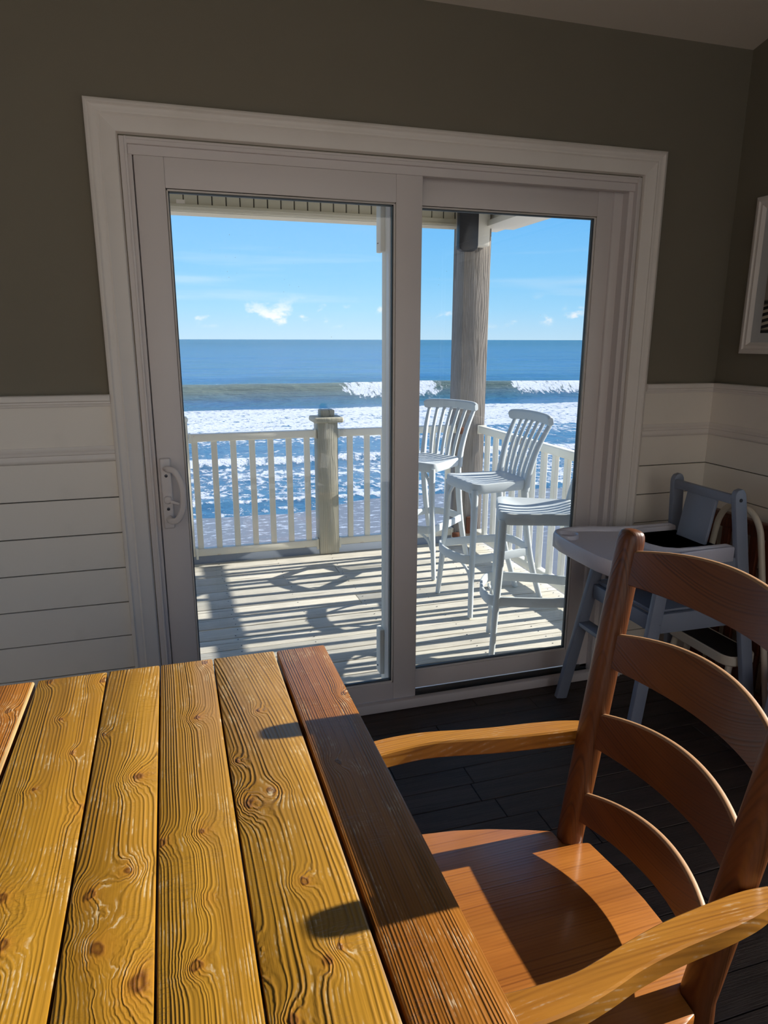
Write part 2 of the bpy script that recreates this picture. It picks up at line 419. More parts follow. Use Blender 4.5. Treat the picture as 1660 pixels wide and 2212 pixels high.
# right wall with a wide window beyond the picture (sunlight on the table comes through it)
WY0, WY1, WZ0, WZ1 = -2.95, -0.62, .86, 2.16
mb = MB().box(WX1, WX1 + .14, WY1, 0, -.02, CE + .6).box(WX1, WX1 + .14, YB, WY0, -.02, 4.2).box(WX1, WX1 + .14, WY0, WY1, -.02, WZ0).box(WX1, WX1 + .14, WY0, WY1, WZ1, 3.6)
wall_right = struct(build('wall_right', mb, M['wall'], smooth=0), 'taupe wall with the framed picture')
# added windows behind the camera and on the left brighten the room
FX_0, FX_1, FZ_0, FZ_1 = -2.85, 2.18, .10, 2.60
LW0, LW1 = -3.45, -.80
struct(build('wall_left', MB().box(WX0 - .14, WX0, YB, LW0, -.02, 4.2).box(WX0 - .14, WX0, LW1, .14, -.02, 4.2).box(WX0 - .14, WX0, LW0, LW1, -.02, .4).box(WX0 - .14, WX0, LW0, LW1, 2.3, 4.2), M['wall_pale'], smooth=0))
w_ = bpy.data.objects.new('fill_window_left', None); C.objects.link(w_); w_['kind'] = 'structure'; ORG[w_.name] = Vector((0, 0, 0))  # added unseen window in the left wall, for fill light
build('frame', MB().box(WX0 - .09, WX0 - .05, LW0, LW1, .4, .45).box(WX0 - .09, WX0 - .05, LW0, LW1, 2.25, 2.3).box(WX0 - .09, WX0 - .05, LW0, LW0 + .05, .45, 2.25).box(WX0 - .09, WX0 - .05, LW1 - .05, LW1, .45, 2.25), M['vinyl'], w_)
build('pane', MB().box(WX0 - .072, WX0 - .068, LW0 + .04, LW1 - .04, .44, 2.26), M['glass2'], w_, smooth=0)
struct(build('wall_front', MB().box(WX0 - .14, FX_0, YB - .14, YB, -.02, 4.2).box(FX_1, WX1 + .14, YB - .14, YB, -.02, 4.2).box(FX_0, FX_1, YB - .14, YB, -.02, FZ_0).box(FX_0, FX_1, YB - .14, YB, FZ_1, 4.2), M['wall_pale'], smooth=0))
w_ = bpy.data.objects.new('fill_window_rear', None); C.objects.link(w_); w_['kind'] = 'structure'; ORG[w_.name] = Vector((0, 0, 0))  # added unseen glazing behind the camera, for fill light
mb = MB().box(FX_0, FX_1, YB - .09, YB - .05, FZ_0, FZ_0 + .05).box(FX_0, FX_1, YB - .09, YB - .05, FZ_1 - .05, FZ_1)
for x_ in (FX_0, -1.9, -.95, 0.0, FX_1 - .04): mb.box(x_, x_ + .04, YB - .09, YB - .05, FZ_0 + .05, FZ_1 - .05)
build('frame', mb, M['vinyl'], w_)
build('pane', MB().box(FX_0 + .02, FX_1 - .02, YB - .072, YB - .068, FZ_0 + .03, FZ_1 - .03), M['glass2'], w_, smooth=0)
mb = MB().add([(WX0 - .14, .14, CE - SL * .14), (WX1 + .14, .14, CE - SL * .14), (WX1 + .14, YB - .14, CE - SL * (YB - .14)), (WX0 - .14, YB - .14, CE - SL * (YB - .14)),
               (WX0 - .14, .14, CE + .3), (WX1 + .14, .14, CE + .3), (WX1 + .14, YB - .14, CE + .3 - SL * (YB - .14)), (WX0 - .14, YB - .14, CE + .3 - SL * (YB - .14))],
              [(0, 1, 2, 3), (7, 6, 5, 4), (0, 4, 5, 1), (1, 5, 6, 2), (2, 6, 7, 3), (3, 7, 4, 0)])
struct(build('ceiling', mb, M['ceil'], smooth=0), 'sloped off-white ceiling')

floor = struct(build('floor', MB().box(WX0, WX1, YB, .14, -.12, -.010), M['floor'], smooth=0), 'dark brown plank floor')
PW = .096
rows = int(2.75 / PW)
rng = random.Random(3)
for i in range(rows):
    y1 = .02 - i * PW; y0 = y1 - PW
    xs = [-1.0]; x = -1.0 + rng.uniform(.2, 1.1)
    if i == 7: x = .96 - 2 * .5
    while x < WX1 - .25:
        xs.append(x); x += rng.uniform(.55, 1.25)
    if i == 7: xs = [-1.0, -.2, .955, 1.75]
    xs.append(WX1)
    for a, c in zip(xs[:-1], xs[1:]):
        build('plank', MB().box(a + .0012, c - .0012, y0 + .0012, y1 - .0012, -.010, rng.uniform(-.0012, 0)), M['floor'], floor, bevel=.0016, seg=1, org=((a + c) / 2, (y0 + y1) / 2, 0))

# --- wainscot boards: parts of the walls
BT = .014
seams = [1.103, .976, .850, .723, .595, .468, .342, .216, .092]
for x0, x1 in ((WX0, -.187), (1.894, WX1)):
    xm = (x0 + x1) / 2
    build('board', MB().box(x0, x1, -BT, 0, 1.150, 1.285), M['board'], wall_back, org=(xm, 0, 1.22))
    for a, c in zip(seams[:-1], seams[1:]):
        build('board', MB().box(x0, x1, -BT, 0, c + .0018, a - .0018), M['board'], wall_back, bevel=.0012, seg=1, org=(xm, 0, (a + c) / 2))
build('backing', MB().box(WX0, -.187, -.004, .0, .09, 1.15).box(1.894, WX1, -.004, .0, .09, 1.15), M['grime'], wall_back)
build('backing', MB().box(WX1 - .004, WX1, -.56, 0, .09, 1.15), M['grime'], wall_right)
build('board', MB().box(WX1 - BT, WX1, -.56, -BT, 1.150, 1.285), M['board'], wall_right, org=(WX1, -.28, 1.22))
for a, c in zip(seams[:-1], seams[1:]):
    y0 = -.56 if c > .8 else -3.0
    build('board', MB().box(WX1 - BT, WX1, y0, -BT, c + .0018, a - .0018), M['board'], wall_right, bevel=.0012, seg=1, org=(WX1, y0 / 2, (a + c) / 2))

def rail_profile(kind):
    # (depth from wall, z)
    if kind == 'cap': return [(0, 1.283), (.018, 1.283), (.021, 1.288), (.021, 1.292), (.026, 1.294), (.026, 1.300), (.033, 1.303), (.034, 1.318), (.030, 1.322), (0, 1.322)]
    if kind == 'mid': return [(0, 1.100), (.016, 1.100), (.022, 1.106), (.024, 1.114), (.020, 1.122), (.020, 1.126), (.026, 1.129), (.027, 1.138), (.019, 1.144), (.018, 1.153), (0, 1.153)]
    if kind == 'base': return [(0, 0), (.016, 0), (.016, .078), (.012, .088), (0, .092)]
def run_y(kind, x0, x1): return MB().loft([[(x, -d_, z) for d_, z in rail_profile(kind)] for x in (x0, x1)])
def run_x(kind, y0, y1): return MB().loft([[(WX1 - d_, y, z) for d_, z in rail_profile(kind)] for y in (y0, y1)])
k = 1
for kind in ('cap', 'mid'):
    for f, lab in ((run_y(kind, WX0, -.187), 'left of the glass door'), (run_y(kind, 1.894, WX1), 'between door and corner'), (run_x(kind, -.56, 0), 'on the right wall')):
        struct(build('trim_%d' % k, f, M['trim'], smooth=50), 'white moulded chair rail ' + lab); k += 1
struct(build('baseboard_back', run_y('base', 1.894, WX1), M['trim'])); struct(build('baseboard_right', run_x('base', -3.0, 0), M['trim']))
struct(build('baseboard_left', run_y('base', WX0, -.187), M['trim']))

# --- door casing (mitred, moulded)
cas = [(0.0, 0.0), (0.0, .022), (.004, .026), (.012, .027), (.016, .022), (.020, .0205), (.030, .0225), (.036, .0195), (.042, .0215), (.050, .017), (.082, .015), (.0855, .013), (.090, .0)]
def casing_piece(pts):
    # pts: corner list of the outer line with inward directions
    return MB().loft([[(x + q[0] * ix, -q[1], z + q[0] * iz) for q in cas] for (x, z, ix, iz) in pts])
CX0, CX1, CZ = -.187, 1.894, 2.200
t_ = struct(build('trim_%d' % k, casing_piece([(CX0, 0, 1, 0), (CX0, CZ, 1, -1)]), M['trim'], smooth=40), 'white moulded casing, left side of the door'); k += 1
struct(build('trim_%d' % k, casing_piece([(CX0, CZ, 1, -1), (CX1, CZ, -1, -1)]), M['trim'], smooth=40), 'white moulded casing above the door'); k += 1
struct(build('trim_%d' % k, casing_piece([(CX1, CZ, -1, -1), (CX1, 0, -1, 0)]), M['trim'], smooth=40), 'white moulded casing, right side of the door'); k += 1

# ================================================================ SLIDING DOOR  (door_1)
door = bpy.data.objects.new('door_1', None); C.objects.link(door); door['kind'] = 'structure'; door['label'] = 'white two-panel sliding glass door to the deck'
ORG[door.name] = Vector((0, 0, 0))
FX0, FX1, FZ = -.060, 1.775, 2.062
# jamb frame
mb = MB()
mb.box(OPX0, FX0 - .016, -.006, .03, 0, OPZ).box(FX0 - .02, FX0 - .012, -.010, .12, 0, OPZ)         # left jamb with bead
mb.box(FX0 - .014, FX0 + .0, .006, .13, 0, OPZ).box(FX0 - .010, FX0 + .018, .052, .128, .012, OPZ)
mb.box(FX1 + .012, OPX1, -.006, .03, 0, OPZ).box(FX1 + .004, FX1 + .013, -.012, .13, 0, OPZ).box(FX1 - .016, FX1 + .006, .012, .13, 0.0, FZ)
mb.box(FX0 - .02, FX1 + .02, -.008, .03, FZ + .022, OPZ).box(FX0 - .014, FX1 + .014, -.011, .12, FZ + .034, FZ + .042).box(FX0 - .012, FX1 + .012, .004, .034, FZ - .006, FZ + .03)
mb.box(FX0, FX1, .034, .13, FZ + .012, OPZ)
build('jamb', mb, M['vinyl'], door, bevel=.0015, seg=1)
build('jamb_stop', MB().box(1.722, 1.772, .050, .130, .03, FZ + .004), M['vinyl'], door, bevel=.006, seg=3)
# threshold
mb = MB().box(CX0 + .02, CX1 - .02, -.018, .012, 0, .040).box(FX0, FX1, .012, .14, 0, .012)
build('threshold', mb, M['vinyl'], door, bevel=.003)
build('track', MB().box(.915, FX1 - .004, .014, .050, .012, .0150).box(.915, FX1 - .004, .050, .056, .012, .046).box(.93, FX1 - .004, .018, .022, .015, .024), M['alu'], door)
build('track_grime', MB().box(1.725, 1.772, .016, .052, .015, .022), M['grime'], door, bevel=.003)

def sash(name, x0, x1, z0, z1, y0, y1, lw, rw, tw, bw):
    p = bpy.data.objects.new(name, None); C.objects.link(p); p.parent = door; ORG[p.name] = Vector((0, 0, 0))
    gx0, gx1, gz0, gz1 = x0 + lw, x1 - rw, z0 + bw, z1 - tw
    build('stile', MB().box(x0, gx0, y0, y1, z0, z1), M['vinyl'], p, bevel=.002)
    build('stile', MB().box(gx1, x1, y0, y1, z0, z1), M['vinyl'], p, bevel=.002)
    build('rail', MB().box(gx0, gx1, y0, y1, gz1, z1), M['vinyl'], p, bevel=.002)
    build('rail', MB().box(gx0, gx1, y0, y1, z0, gz0), M['vinyl'], p, bevel=.002)
    # glazing bead with a grey gasket behind it
    ym = (y0 + y1) / 2
    mb = MB()
    for a0, a1, c0, c1 in ((gx0, gx0 + .007, gz0, gz1), (gx1 - .007, gx1, gz0, gz1), (gx0, gx1, gz0, gz0 + .007), (gx0, gx1, gz1 - .007, gz1)):
        mb.box(a0, a1, y0 + .003, y0 + .012, c0, c1)
    build('glazing_bead', mb, M['trim'], p, bevel=.002, seg=1)
    mb = MB()
    for a0, a1, c0, c1 in ((gx0, gx0 + .011, gz0, gz1), (gx1 - .011, gx1, gz0, gz1), (gx0, gx1, gz0, gz0 + .011), (gx0, gx1, gz1 - .011, gz1)):
        mb.box(a0, a1, ym - .006, ym + .006, c0, c1)
    build('gasket', mb, M['gasket'], p)
    build('pane', MB().box(gx0 + .004, gx1 - .004, ym - .002, ym + .002, gz0 + .004, gz1 - .004), M['glass'], p, smooth=0)
    return p
left = sash('sliding_panel', -.056, .905, .042, 2.056, .006, .048, .090, .098, .091, .075)
right = sash('fixed_panel', .802, 1.728, .046, 2.068, .062, .104, .055, .072, .098, .078)
build('keeper', MB().box(.905, .913, .040, .052, 1.823, 2.056).box(.905, .913, .040, .052, .045, .262), M['gasket'], left)
build('interlock', MB().box(.802, .826, .10, .162, .046, 2.068), M['white_ext'], right, bevel=.003)
for z0, z1 in ((1.815, 2.06), (.10, .305)):
    mb = MB().box(.784, .803, .120, .176, z0, z1)
    build('corner_bracket', mb, M['white_ext'], right, bevel=.003)
    build('screw', MB().lathe([(.004, 0), (.004, .003)], (0, 0, 0), 8), M['bolt'], right, frame=False).location = (.7835, .150, z0 + .03)
# handle on the sliding panel
hb = MB().box(-.048, -.012, -.012, .008, .850, 1.100)
hdl = build('handle_plate', hb, M['vinyl'], left, bevel=.005, seg=3)
mb = MB(); pth = bez([(-.030, -.012, 1.062), (-.024, -.040, 1.068), (.000, -.052, 1.060), (.018, -.056, 1.020), (.022, -.058, .975), (.018, -.056, .930), (.000, -.052, .892), (-.022, -.040, .884), (-.030, -.012, .890)], 6)
mb.sweep(pth, rrect(.022, .013, .006), up=(0, 1, 0)); build('grip', mb, M['vinyl'], hdl)
mb = MB().lathe([(.0, 0), (.014, 0), (.014, .010), (.010, .013), (0, .013)], (0, 0, 0), 16); mb.bar((0, 0, .008), (.038, -.016, .010), .010, .008)
lt = build('latch', mb, M['vinyl'], hdl, frame=False, bevel=.001, seg=1); lt.location = (-.030, -.012, .955); lt.rotation_euler = (PI / 2, 0, 0)
for zz in (1.040, .922):
    sc = build('screw', MB().lathe([(0, 0), (.0055, 0), (.0055, .002), (.003, .003), (0, .0025)], (0, 0, 0), 12), M['bolt'], hdl, frame=False)
    sc.location = (-.030, -.012, zz); sc.rotation_euler = (PI / 2, 0, 0)
build('etched_label', MB().box(.065, .092, .0235, .0245, 1.925, 1.937), M['white_ext'], left)

# window in the right wall
win = bpy.data.objects.new('window_1', None); C.objects.link(win); win['kind'] = 'structure'; ORG[win.name] = Vector((0, 0, 0))
mb = MB()
for a0, a1, c0, c1 in ((WY0, WY0 + .05, WZ0, WZ1), (WY1 - .05, WY1, WZ0, WZ1), (WY0, WY1, WZ0, WZ0 + .05), (WY0, WY1, WZ1 - .05, WZ1)):
    mb.box(WX1 + .05, WX1 + .10, a0, a1, c0, c1)
build('frame', mb, M['vinyl'], win)
build('pane', MB().box(WX1 + .072, WX1 + .076, WY0 + .04, WY1 - .04, WZ0 + .04, WZ1 - .04), M['glass2'], win, smooth=0)
mb = MB()
for a0, a1, c0, c1 in ((WY0 - .06, WY0, WZ0 - .06, WZ1 + .06), (WY1, WY1 + .06, WZ0 - .06, WZ1 + .06), (WY0, WY1, WZ0 - .06, WZ0), (WY0, WY1, WZ1, WZ1 + .06)):
    mb.box(WX1 - .018, WX1, a0, a1, c0, c1)
build('casing', mb, M['trim'], win, bevel=.003)

# ================================================================ DECK AND PORCH
DZ = -.10
deck = thing('deck', 'weathered grey plank deck outside the glass door', 'deck', (0, 0, DZ))
DX0, DX1, DY0, DY1 = -2.2, 2.36, .145, 2.526
rng = random.Random(11)
DP = .1505
ys = []; y = 2.192 - 14 * DP
i = 0
while y < DY1 - .02:
    y0, y1 = max(y, DY0), min(y + DP, DY1)
    joint = {13: 1.064, 9: 1.063, 5: -.3, 2: .7}.get(i, None)
    xs = [DX0, DX1] if joint is None else [DX0, joint, DX1]
    if joint is None and i % 3 == 1: xs = [DX0, -1.1 + .2 * (i % 5), DX1]
    if y1 - y0 > .03:
        for a, c in zip(xs[:-1], xs[1:]):
            dzj = rng.uniform(-.0025, .0)
            build('deck_board', MB().box(a + .002, c - .002, y0 + .003, y1 - .003, DZ - .03, DZ + dzj), M['deck'], deck, bevel=.004, seg=2, org=((a + c) / 2, (y0 + y1) / 2, DZ))
    y += DP; i += 1
build('joist', MB().box(DX0, DX1, DY0, DY1, DZ - .24, DZ - .034), M['postw'], deck)
struct(build('trim_%d' % k, MB().box(DX0, 2.13, 2.528, 2.562, DZ - .24, DZ + .054), M['shaded_edge'], bevel=.002), 'grey edge board under the deck railing, blue shade in its colour'); k += 1
mb = MB()
for q in ys: pass
mb = MB()
for j in range(-14, 4):
    for xx in (-.55, -.14, .27, .68, 1.09, 1.5, 1.91, 2.3):
        yy = 2.192 + j * DP
        for o_ in (.035, .115):
            if DY0 + .02 < yy + o_ < DY1 - .02: mb.lathe([(.0035, 0), (.0035, .0012)], (xx + rng.uniform(-.012, .012), yy + o_ + rng.uniform(-.01, .01), DZ - .0006), 6)
o = build('nail_heads', mb, M['bolt'], deck); o['kind'] = 'stuff'

RZ = .850   # top of the rails
def rail_section(name, label, p0, p1, n, first, pitch, post_y):
    """baluster railing along x (axis 0) or y (axis 1)"""
    ax = 0 if abs(p1[0] - p0[0]) > abs(p1[1] - p0[1]) else 1
    t = thing(name, label, 'railing', ((p0[0] + p1[0]) / 2, (p0[1] + p1[1]) / 2, DZ))
    def B(a0, a1, w_, z0, z1):
        c = p0[1 - ax]
        return MB().box(a0, a1, c - w_ / 2, c + w_ / 2, z0, z1) if ax == 0 else MB().box(c - w_ / 2, c + w_ / 2, a0, a1, z0, z1)
    a0, a1 = p0[ax], p1[ax]
    build('top_rail', B(a0, a1, .058, RZ - .055, RZ), M['rail'], t, bevel=.010, seg=3)
    build('bottom_rail', B(a0, a1, .052, DZ + .055, DZ + .110), M['rail'], t, bevel=.006, seg=2)
    src = None
    for i in range(n):
        c = first + i * pitch
        if not (min(a0, a1) + .02 < c < max(a0, a1) - .02): continue
        org = (c, p0[1], DZ) if ax == 0 else (p0[0], c, DZ)
        if src is None:
            src = build('baluster', B(c - .021, c + .021, .030, DZ + .108, RZ - .053), M['rail'], t, bevel=.003, seg=1, org=org); so = Vector(org)
        else:
            q = src.copy(); C.objects.link(q); q.location = src.location + Vector(org) - so
    for a_, sgn in ((a0, 1), (a1, -1)):
        for z0, z1 in ((RZ - .062, RZ + .004), (DZ + .035, DZ + .118)):
            build('bracket', B(a_, a_ + sgn * .016, .070, z0, z1), M['rail'], t, bevel=.002, seg=1)
    return t
RY = 2.545
rail_section('deck_railing', 'white baluster railing left of the grey cap post', (.108, RY), (1.018, RY), 7, .146, .1335, 0)
rail_section('deck_railing', 'white baluster railing between the grey cap post and the tall corner post', (1.176, RY), (2.128, RY), 7, 1.276, .1335, 0)
rail_section('deck_railing', 'white baluster railing along the right end of the deck behind the bar stools', (2.302, .20), (2.302, 2.425), 16, .470, .1412, 0)
rail_section('deck_railing', 'white baluster railing left of the narrow white post at the deck edge', (-2.1, RY), (.05, RY), 17, -2.02, .1335, 0)

pt = thing('deck_post', 'short grey weathered wooden post with a stepped cap on the deck edge', 'post', (1.097, 2.56, DZ))
build('shaft', MB().box(1.022, 1.172, 2.488, 2.638, DZ, .905), M['postw'], pt, bevel=.006)
build('cap_plate', MB().box(.990, 1.212, 2.458, 2.668, .905, .945), M['postw'], pt, bevel=.012, seg=3)
build('cap_block', MB().box(1.050, 1.156, 2.515, 2.615, .945, .995), M['postw'], pt, bevel=.007)
build('bolt', MB().lathe([(.009, 0), (.009, .006), (0, .008)], (1.030, 2.52, .4), 8), M['rust'], pt)
pt = thing('deck_post', 'narrow white post at the far left of the railing, mostly behind the door frame', 'post', (.080, 2.56, DZ))
build('shaft', MB().box(.052, .106, 2.53, 2.60, DZ, .93), M['rail'], pt, bevel=.004)
build('finial', MB().lathe([(.0, 0), (.028, 0), (.034, .012), (.034, .028), (.022, .042), (0, .046)], (.080, 2.565, .93), 16), M['rail'], pt)

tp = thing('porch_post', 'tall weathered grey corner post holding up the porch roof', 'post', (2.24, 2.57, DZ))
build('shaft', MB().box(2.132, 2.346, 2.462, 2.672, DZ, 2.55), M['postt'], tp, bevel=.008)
build('rust_bracket', MB().box(2.115, 2.16, 2.430, 2.461, .79, .84), M['rust'], tp, bevel=.006)
build('rust_bracket', MB().box(2.090, 2.150, 2.436, 2.461, DZ + .06, DZ + .10).box(2.21, 2.30, 2.440, 2.461, DZ + .08, DZ + .22), M['rust'], tp, bevel=.008)
bx = thing('porch_speaker', 'black box speaker with a pale side on the tall porch post', 'speaker', (2.19, 2.39, 2.12))
prof = [(2.022, 2.5), (2.022, 2.135), (2.030, 2.116), (2.050, 2.106), (2.138, 2.106), (2.160, 2.120), (2.166, 2.146), (2.166, 2.5)]
mb = MB().loft([[(x, y, z) for x, z in prof] for y in (2.36, 2.30)]); build('grille', mb, M['black'], bx, bevel=.004)
build('housing', MB().box(2.060, 2.285, 2.36, 2.461, 2.150, 2.5), M['white_ext'], bx, bevel=.01)

pr = thing('porch_roof', 'cream porch roof with grooved header boards over the deck', 'roof', (0, 1.4, 2.3))
HX0 = .084 - 26 * .0905
src = None
for i in range(49):
    x0 = HX0 + i * .0905
    if x0 > 2.11: break
    if src is None:
        src = build('header_board', MB().box(x0 + .0035, x0 + .087, 2.515, 2.53, 2.343, 2.72), M['header'], pr, bevel=.004, seg=1, org=(x0, 2.52, 2.4)); so = src.location.copy(); sx = x0
    else:
        q = src.copy(); C.objects.link(q); q.location = so + Vector((x0 - sx, 0, 0))
build('header_backing', MB().box(HX0, 2.12, 2.526, 2.66, 2.34, 2.72), M['grime'], pr)
build('header_trim', MB().box(HX0, 2.135, 2.498, 2.68, 2.300, 2.345).box(HX0, 2.13, 2.490, 2.52, 2.300, 2.314), M['header'], pr, bevel=.004)
build('side_header', MB().box(2.30, 2.50, .14, 2.70, 2.30, 2.72), M['white_ext'], pr, bevel=.004)
build('side_trim', MB().box(2.26, 2.52, .14, 2.46, 2.285, 2.325), M['white_ext'], pr, bevel=.004)
build('roof_slab', MB().box(-3.2, 2.78, .14, 3.05, 2.72, 2.86), M['white_ext'], pr)

# ================================================================ BEACH AND SEA
def sstep(a, b_, x):
    t = np.clip((x - a) / (b_ - a), 0, 1); return t * t * (3 - 2 * t)
_rs = np.random.RandomState(5); _P = _rs.rand(256, 256)
def vnoise(x, y):
    xi = np.floor(x).astype(int); yi = np.floor(y).astype(int); fx = x - xi; fy = y - yi
    fx = fx * fx * (3 - 2 * fx); fy = fy * fy * (3 - 2 * fy)
    a = _P[xi % 256, yi % 256]; b_ = _P[(xi + 1) % 256, yi % 256]; c = _P[xi % 256, (yi + 1) % 256]; d_ = _P[(xi + 1) % 256, (yi + 1) % 256]
    return (a * (1 - fx) + b_ * fx) * (1 - fy) + (c * (1 - fx) + d_ * fx) * fy
def fbm(x, y, o_=4):
    s_ = 0; a = .5
    for k_ in range(o_): s_ = s_ + a * vnoise(x * 2 ** k_ + 17 * k_, y * 2 ** k_ + 31 * k_); a *= .5
    return s_
SEA = -4.2
r = np.concatenate([np.linspace(12.0, 90.0, 420)[:-1], np.geomspace(90.0, 6000.0, 150)])
tn = np.concatenate([np.linspace(-2.4, -.55, 40)[:-1], np.linspace(-.55, 1.25, 520)[:-1], np.linspace(1.25, 3.0, 36)])
Y, T = np.meshgrid(r, tn, indexing='ij'); X = T * (Y + 2.475)
h = .10 * (fbm(X * .12, Y * .30) - .5) * 2 * sstep(16, 40, Y)
h += .28 * (fbm(X * .02 + 9, Y * .09) - .5) * 2 * sstep(40, 110, Y)
h += .07 * (fbm(X * .5 + 3, Y * 1.2, 3) - .5) * sstep(18, 40, Y)
# the breaking wave
yc = 65.5 + 4.0 * (vnoise(X * .03 + 40, X * 0 + 2.5) - .5) + .8 * (vnoise(X * .15, X * 0 + 7.5) - .5)
hA = .95 + .85 * vnoise(X * .028 + 3.3, X * 0 + 11.5)
dyc = Y - yc
wave = np.where(dyc < 0, np.exp(-(dyc / 1.7) ** 2), np.exp(-(dyc / 4.8) ** 2))
h += hA * wave
h -= .22 * np.exp(-((dyc + 5) / 3.2) ** 2)
# second swell further out, low surge lines inside
yc2 = 96 + 8 * (vnoise(X * .02 + 1, X * 0 + 20.5) - .5); h += .55 * np.exp(-((Y - yc2) / 4.5) ** 2)
yc3 = 29.5 + 2.6 * (vnoise(X * .12 + 5, X * 0 + 33.5) - .5)
w3 = np.where(Y < yc3, np.exp(-((Y - yc3) / .45) ** 2), np.exp(-((Y - yc3) / 1.5) ** 2)); h += .30 * w3
yc4 = 21.8 + 1.9 * (vnoise(X * .16 + 8, X * 0 + 3.5) - .5)
w4 = np.where(Y < yc4, np.exp(-((Y - yc4) / .25) ** 2), np.exp(-((Y - yc4) / .9) ** 2)); h += .10 * w4
h += .28 * sstep(22, 14, Y) * 0
# foam cover, 0..1
fo = np.zeros_like(Y)
brk = sstep(.50, .62, vnoise(X * .035 + 21.3, X * 0 + 5.5) + .10 * vnoise(X * .4, X * 0 + 1.5))
left_curl = sstep(4.0, .5, X); mid_crest = sstep(14.0, 18.0, X) * sstep(30, 24, X) + sstep(33, 37, X) * sstep(45, 41, X)
brk = np.clip(brk * sstep(28, 34, X) + left_curl * .55 + mid_crest, 0, 1)
fo = np.maximum(fo, brk * np.exp(-((dyc + .7) / 2.0) ** 2) * 1.1)
fo = np.maximum(fo, .5 * np.exp(-((dyc - .3) / .5) ** 2))
edge = 55.5 + 5.0 * (vnoise(X * .06 + 2.2, X * 0 + 9.1) - .4)
fo = np.maximum(fo, 1.0 * sstep(edge + 1.6, edge - 1.0, Y) * sstep(39.5, 43.5, Y + 3 * vnoise(X * .15, Y * .3)))
fo = np.maximum(fo, .74 * sstep(44, 41, Y) * sstep(33, 36.5, Y))
fo = np.maximum(fo, .56 * sstep(36, 33, Y))
fo = np.maximum(fo, .98 * np.exp(-((Y - yc3 + .2) / .75) ** 2))
fo = np.maximum(fo, .76 * sstep(yc3, yc3 - 1.2, Y) * sstep(yc4 - .4, yc4 + .5, Y))
fo = np.maximum(fo, .95 * np.exp(-((Y - yc4) / .35) ** 2))
fo = np.maximum(fo, .34 * sstep(88, 96, Y) * sstep(104, 97, Y) * sstep(14, 6, X))
fo = fo * sstep(12, 13, Y)
gr = np.clip(1.5 * wave * sstep(2.2, -.2, dyc), 0, 1)          # green, translucent wave face
gr = np.maximum(gr, .18 * sstep(52, 30, Y))
dp = sstep(60, 900, Y)
# sea floor / beach profile keeps the sheet of water above the sand
nr, nc = Y.shape
Z = SEA + h
me = bpy.data.meshes.new('sea')
co = np.stack([X, Y, Z], -1).reshape(-1, 3)
idx = np.arange(nr * nc).reshape(nr, nc)
fc = np.stack([idx[:-1, :-1], idx[:-1, 1:], idx[1:, 1:], idx[1:, :-1]], -1).reshape(-1, 4)
me.vertices.add(len(co)); me.vertices.foreach_set('co', co.astype(np.float32).ravel())
me.loops.add(fc.size); me.loops.foreach_set('vertex_index', fc.astype(np.int32).ravel())
me.polygons.add(len(fc)); me.polygons.foreach_set('loop_start', np.arange(0, fc.size, 4, dtype=np.int32)); me.polygons.foreach_set('loop_total', np.full(len(fc), 4, dtype=np.int32))
me.update(calc_edges=True); me.validate()
for nm_, arr in (('foam', fo), ('green', gr), ('deep', dp)):
    at_ = me.attributes.new(nm_, 'FLOAT', 'POINT'); at_.data.foreach_set('value', arr.astype(np.float32).ravel())
me.polygons.foreach_set('use_smooth', [True] * len(me.polygons))

m, n = newmat('sea_water')
p = n.pos(); x, y, z = n.xyz(p)
def attr(nm_): a = n.n('ShaderNodeAttribute', attribute_name=nm_); return a.outputs['Fac']
foam, green, deep = attr('foam'), attr('green'), attr('deep')
ch1 = n.noise(n.vec(n.m('MULTIPLY', x, .55), n.m('MULTIPLY', y, 1.5), z), 1, 5, .6)
ch2 = n.noise(n.vec(n.m('MULTIPLY', x, .06), n.m('MULTIPLY', y, .14), z), 1, 6, .65)
f1 = n.noise(n.vec(n.m('MULTIPLY', x, 2.6), n.m('MULTIPLY', y, 1.5), 3.0), 1, 5, .66, .4)
f2 = n.noise(n.vec(n.m('MULTIPLY', x, .22), n.m('MULTIPLY', y, .5), 6.0), 1, 4, .6)
ff = n.m('ADD', n.m('MULTIPLY', f1, .72), n.m('MULTIPLY', f2, .28))
# threshold falls as the cover rises
thr = n.m('SUBTRACT', .76, n.m('MULTIPLY', foam, .36))
fm = n.m('MULTIPLY', n.sstep(n.m('DIVIDE', n.m('SUBTRACT', ff, thr), .085), -.2, 1.0), n.sstep(foam, .02, .12))
caps = n.m('MULTIPLY', n.sstep(n.noise(n.vec(n.m('MULTIPLY', x, .10), n.m('MULTIPLY', y, .35), 2.0), 1, 5, .7), .72, .78), n.sstep(y, 80.0, 120.0))
fm = n.m('MAXIMUM', fm, n.m('MULTIPLY', caps, .35))
wc = n.mix(deep, (.040, .155, .30), (.010, .095, .155))
wc = n.mix(n.m('MULTIPLY', n.sstep(ch2, .40, .60), .65), wc, (.055, .165, .19))
ch3 = n.noise(n.vec(n.m('MULTIPLY', x, .012), n.m('MULTIPLY', y, .07), z), 1, 5, .6)
wc = n.mix(n.m('MULTIPLY', n.sstep(ch3, .45, .62), .5), wc, (.035, .13, .24))
wc = n.mix(n.m('MULTIPLY', n.m('SUBTRACT', 1.0, n.sstep(y, 36.0, 56.0)), .8), wc, (.060, .19, .33))
wc = n.mix(green, wc, (.14, .185, .155))
hh = n.m('ADD', n.m('MULTIPLY', ch1, .5), n.m('MULTIPLY', ch2, 4.0))
nm = n.bump(n.m('ADD', hh, n.m('MULTIPLY', fm, .25)), .75, .35)
ws = n.pbsdf(wc, .25, nm, n.m('SUBTRACT', .45, n.m('MULTIPLY', deep, .28)), 0, 0, IOR=1.33)
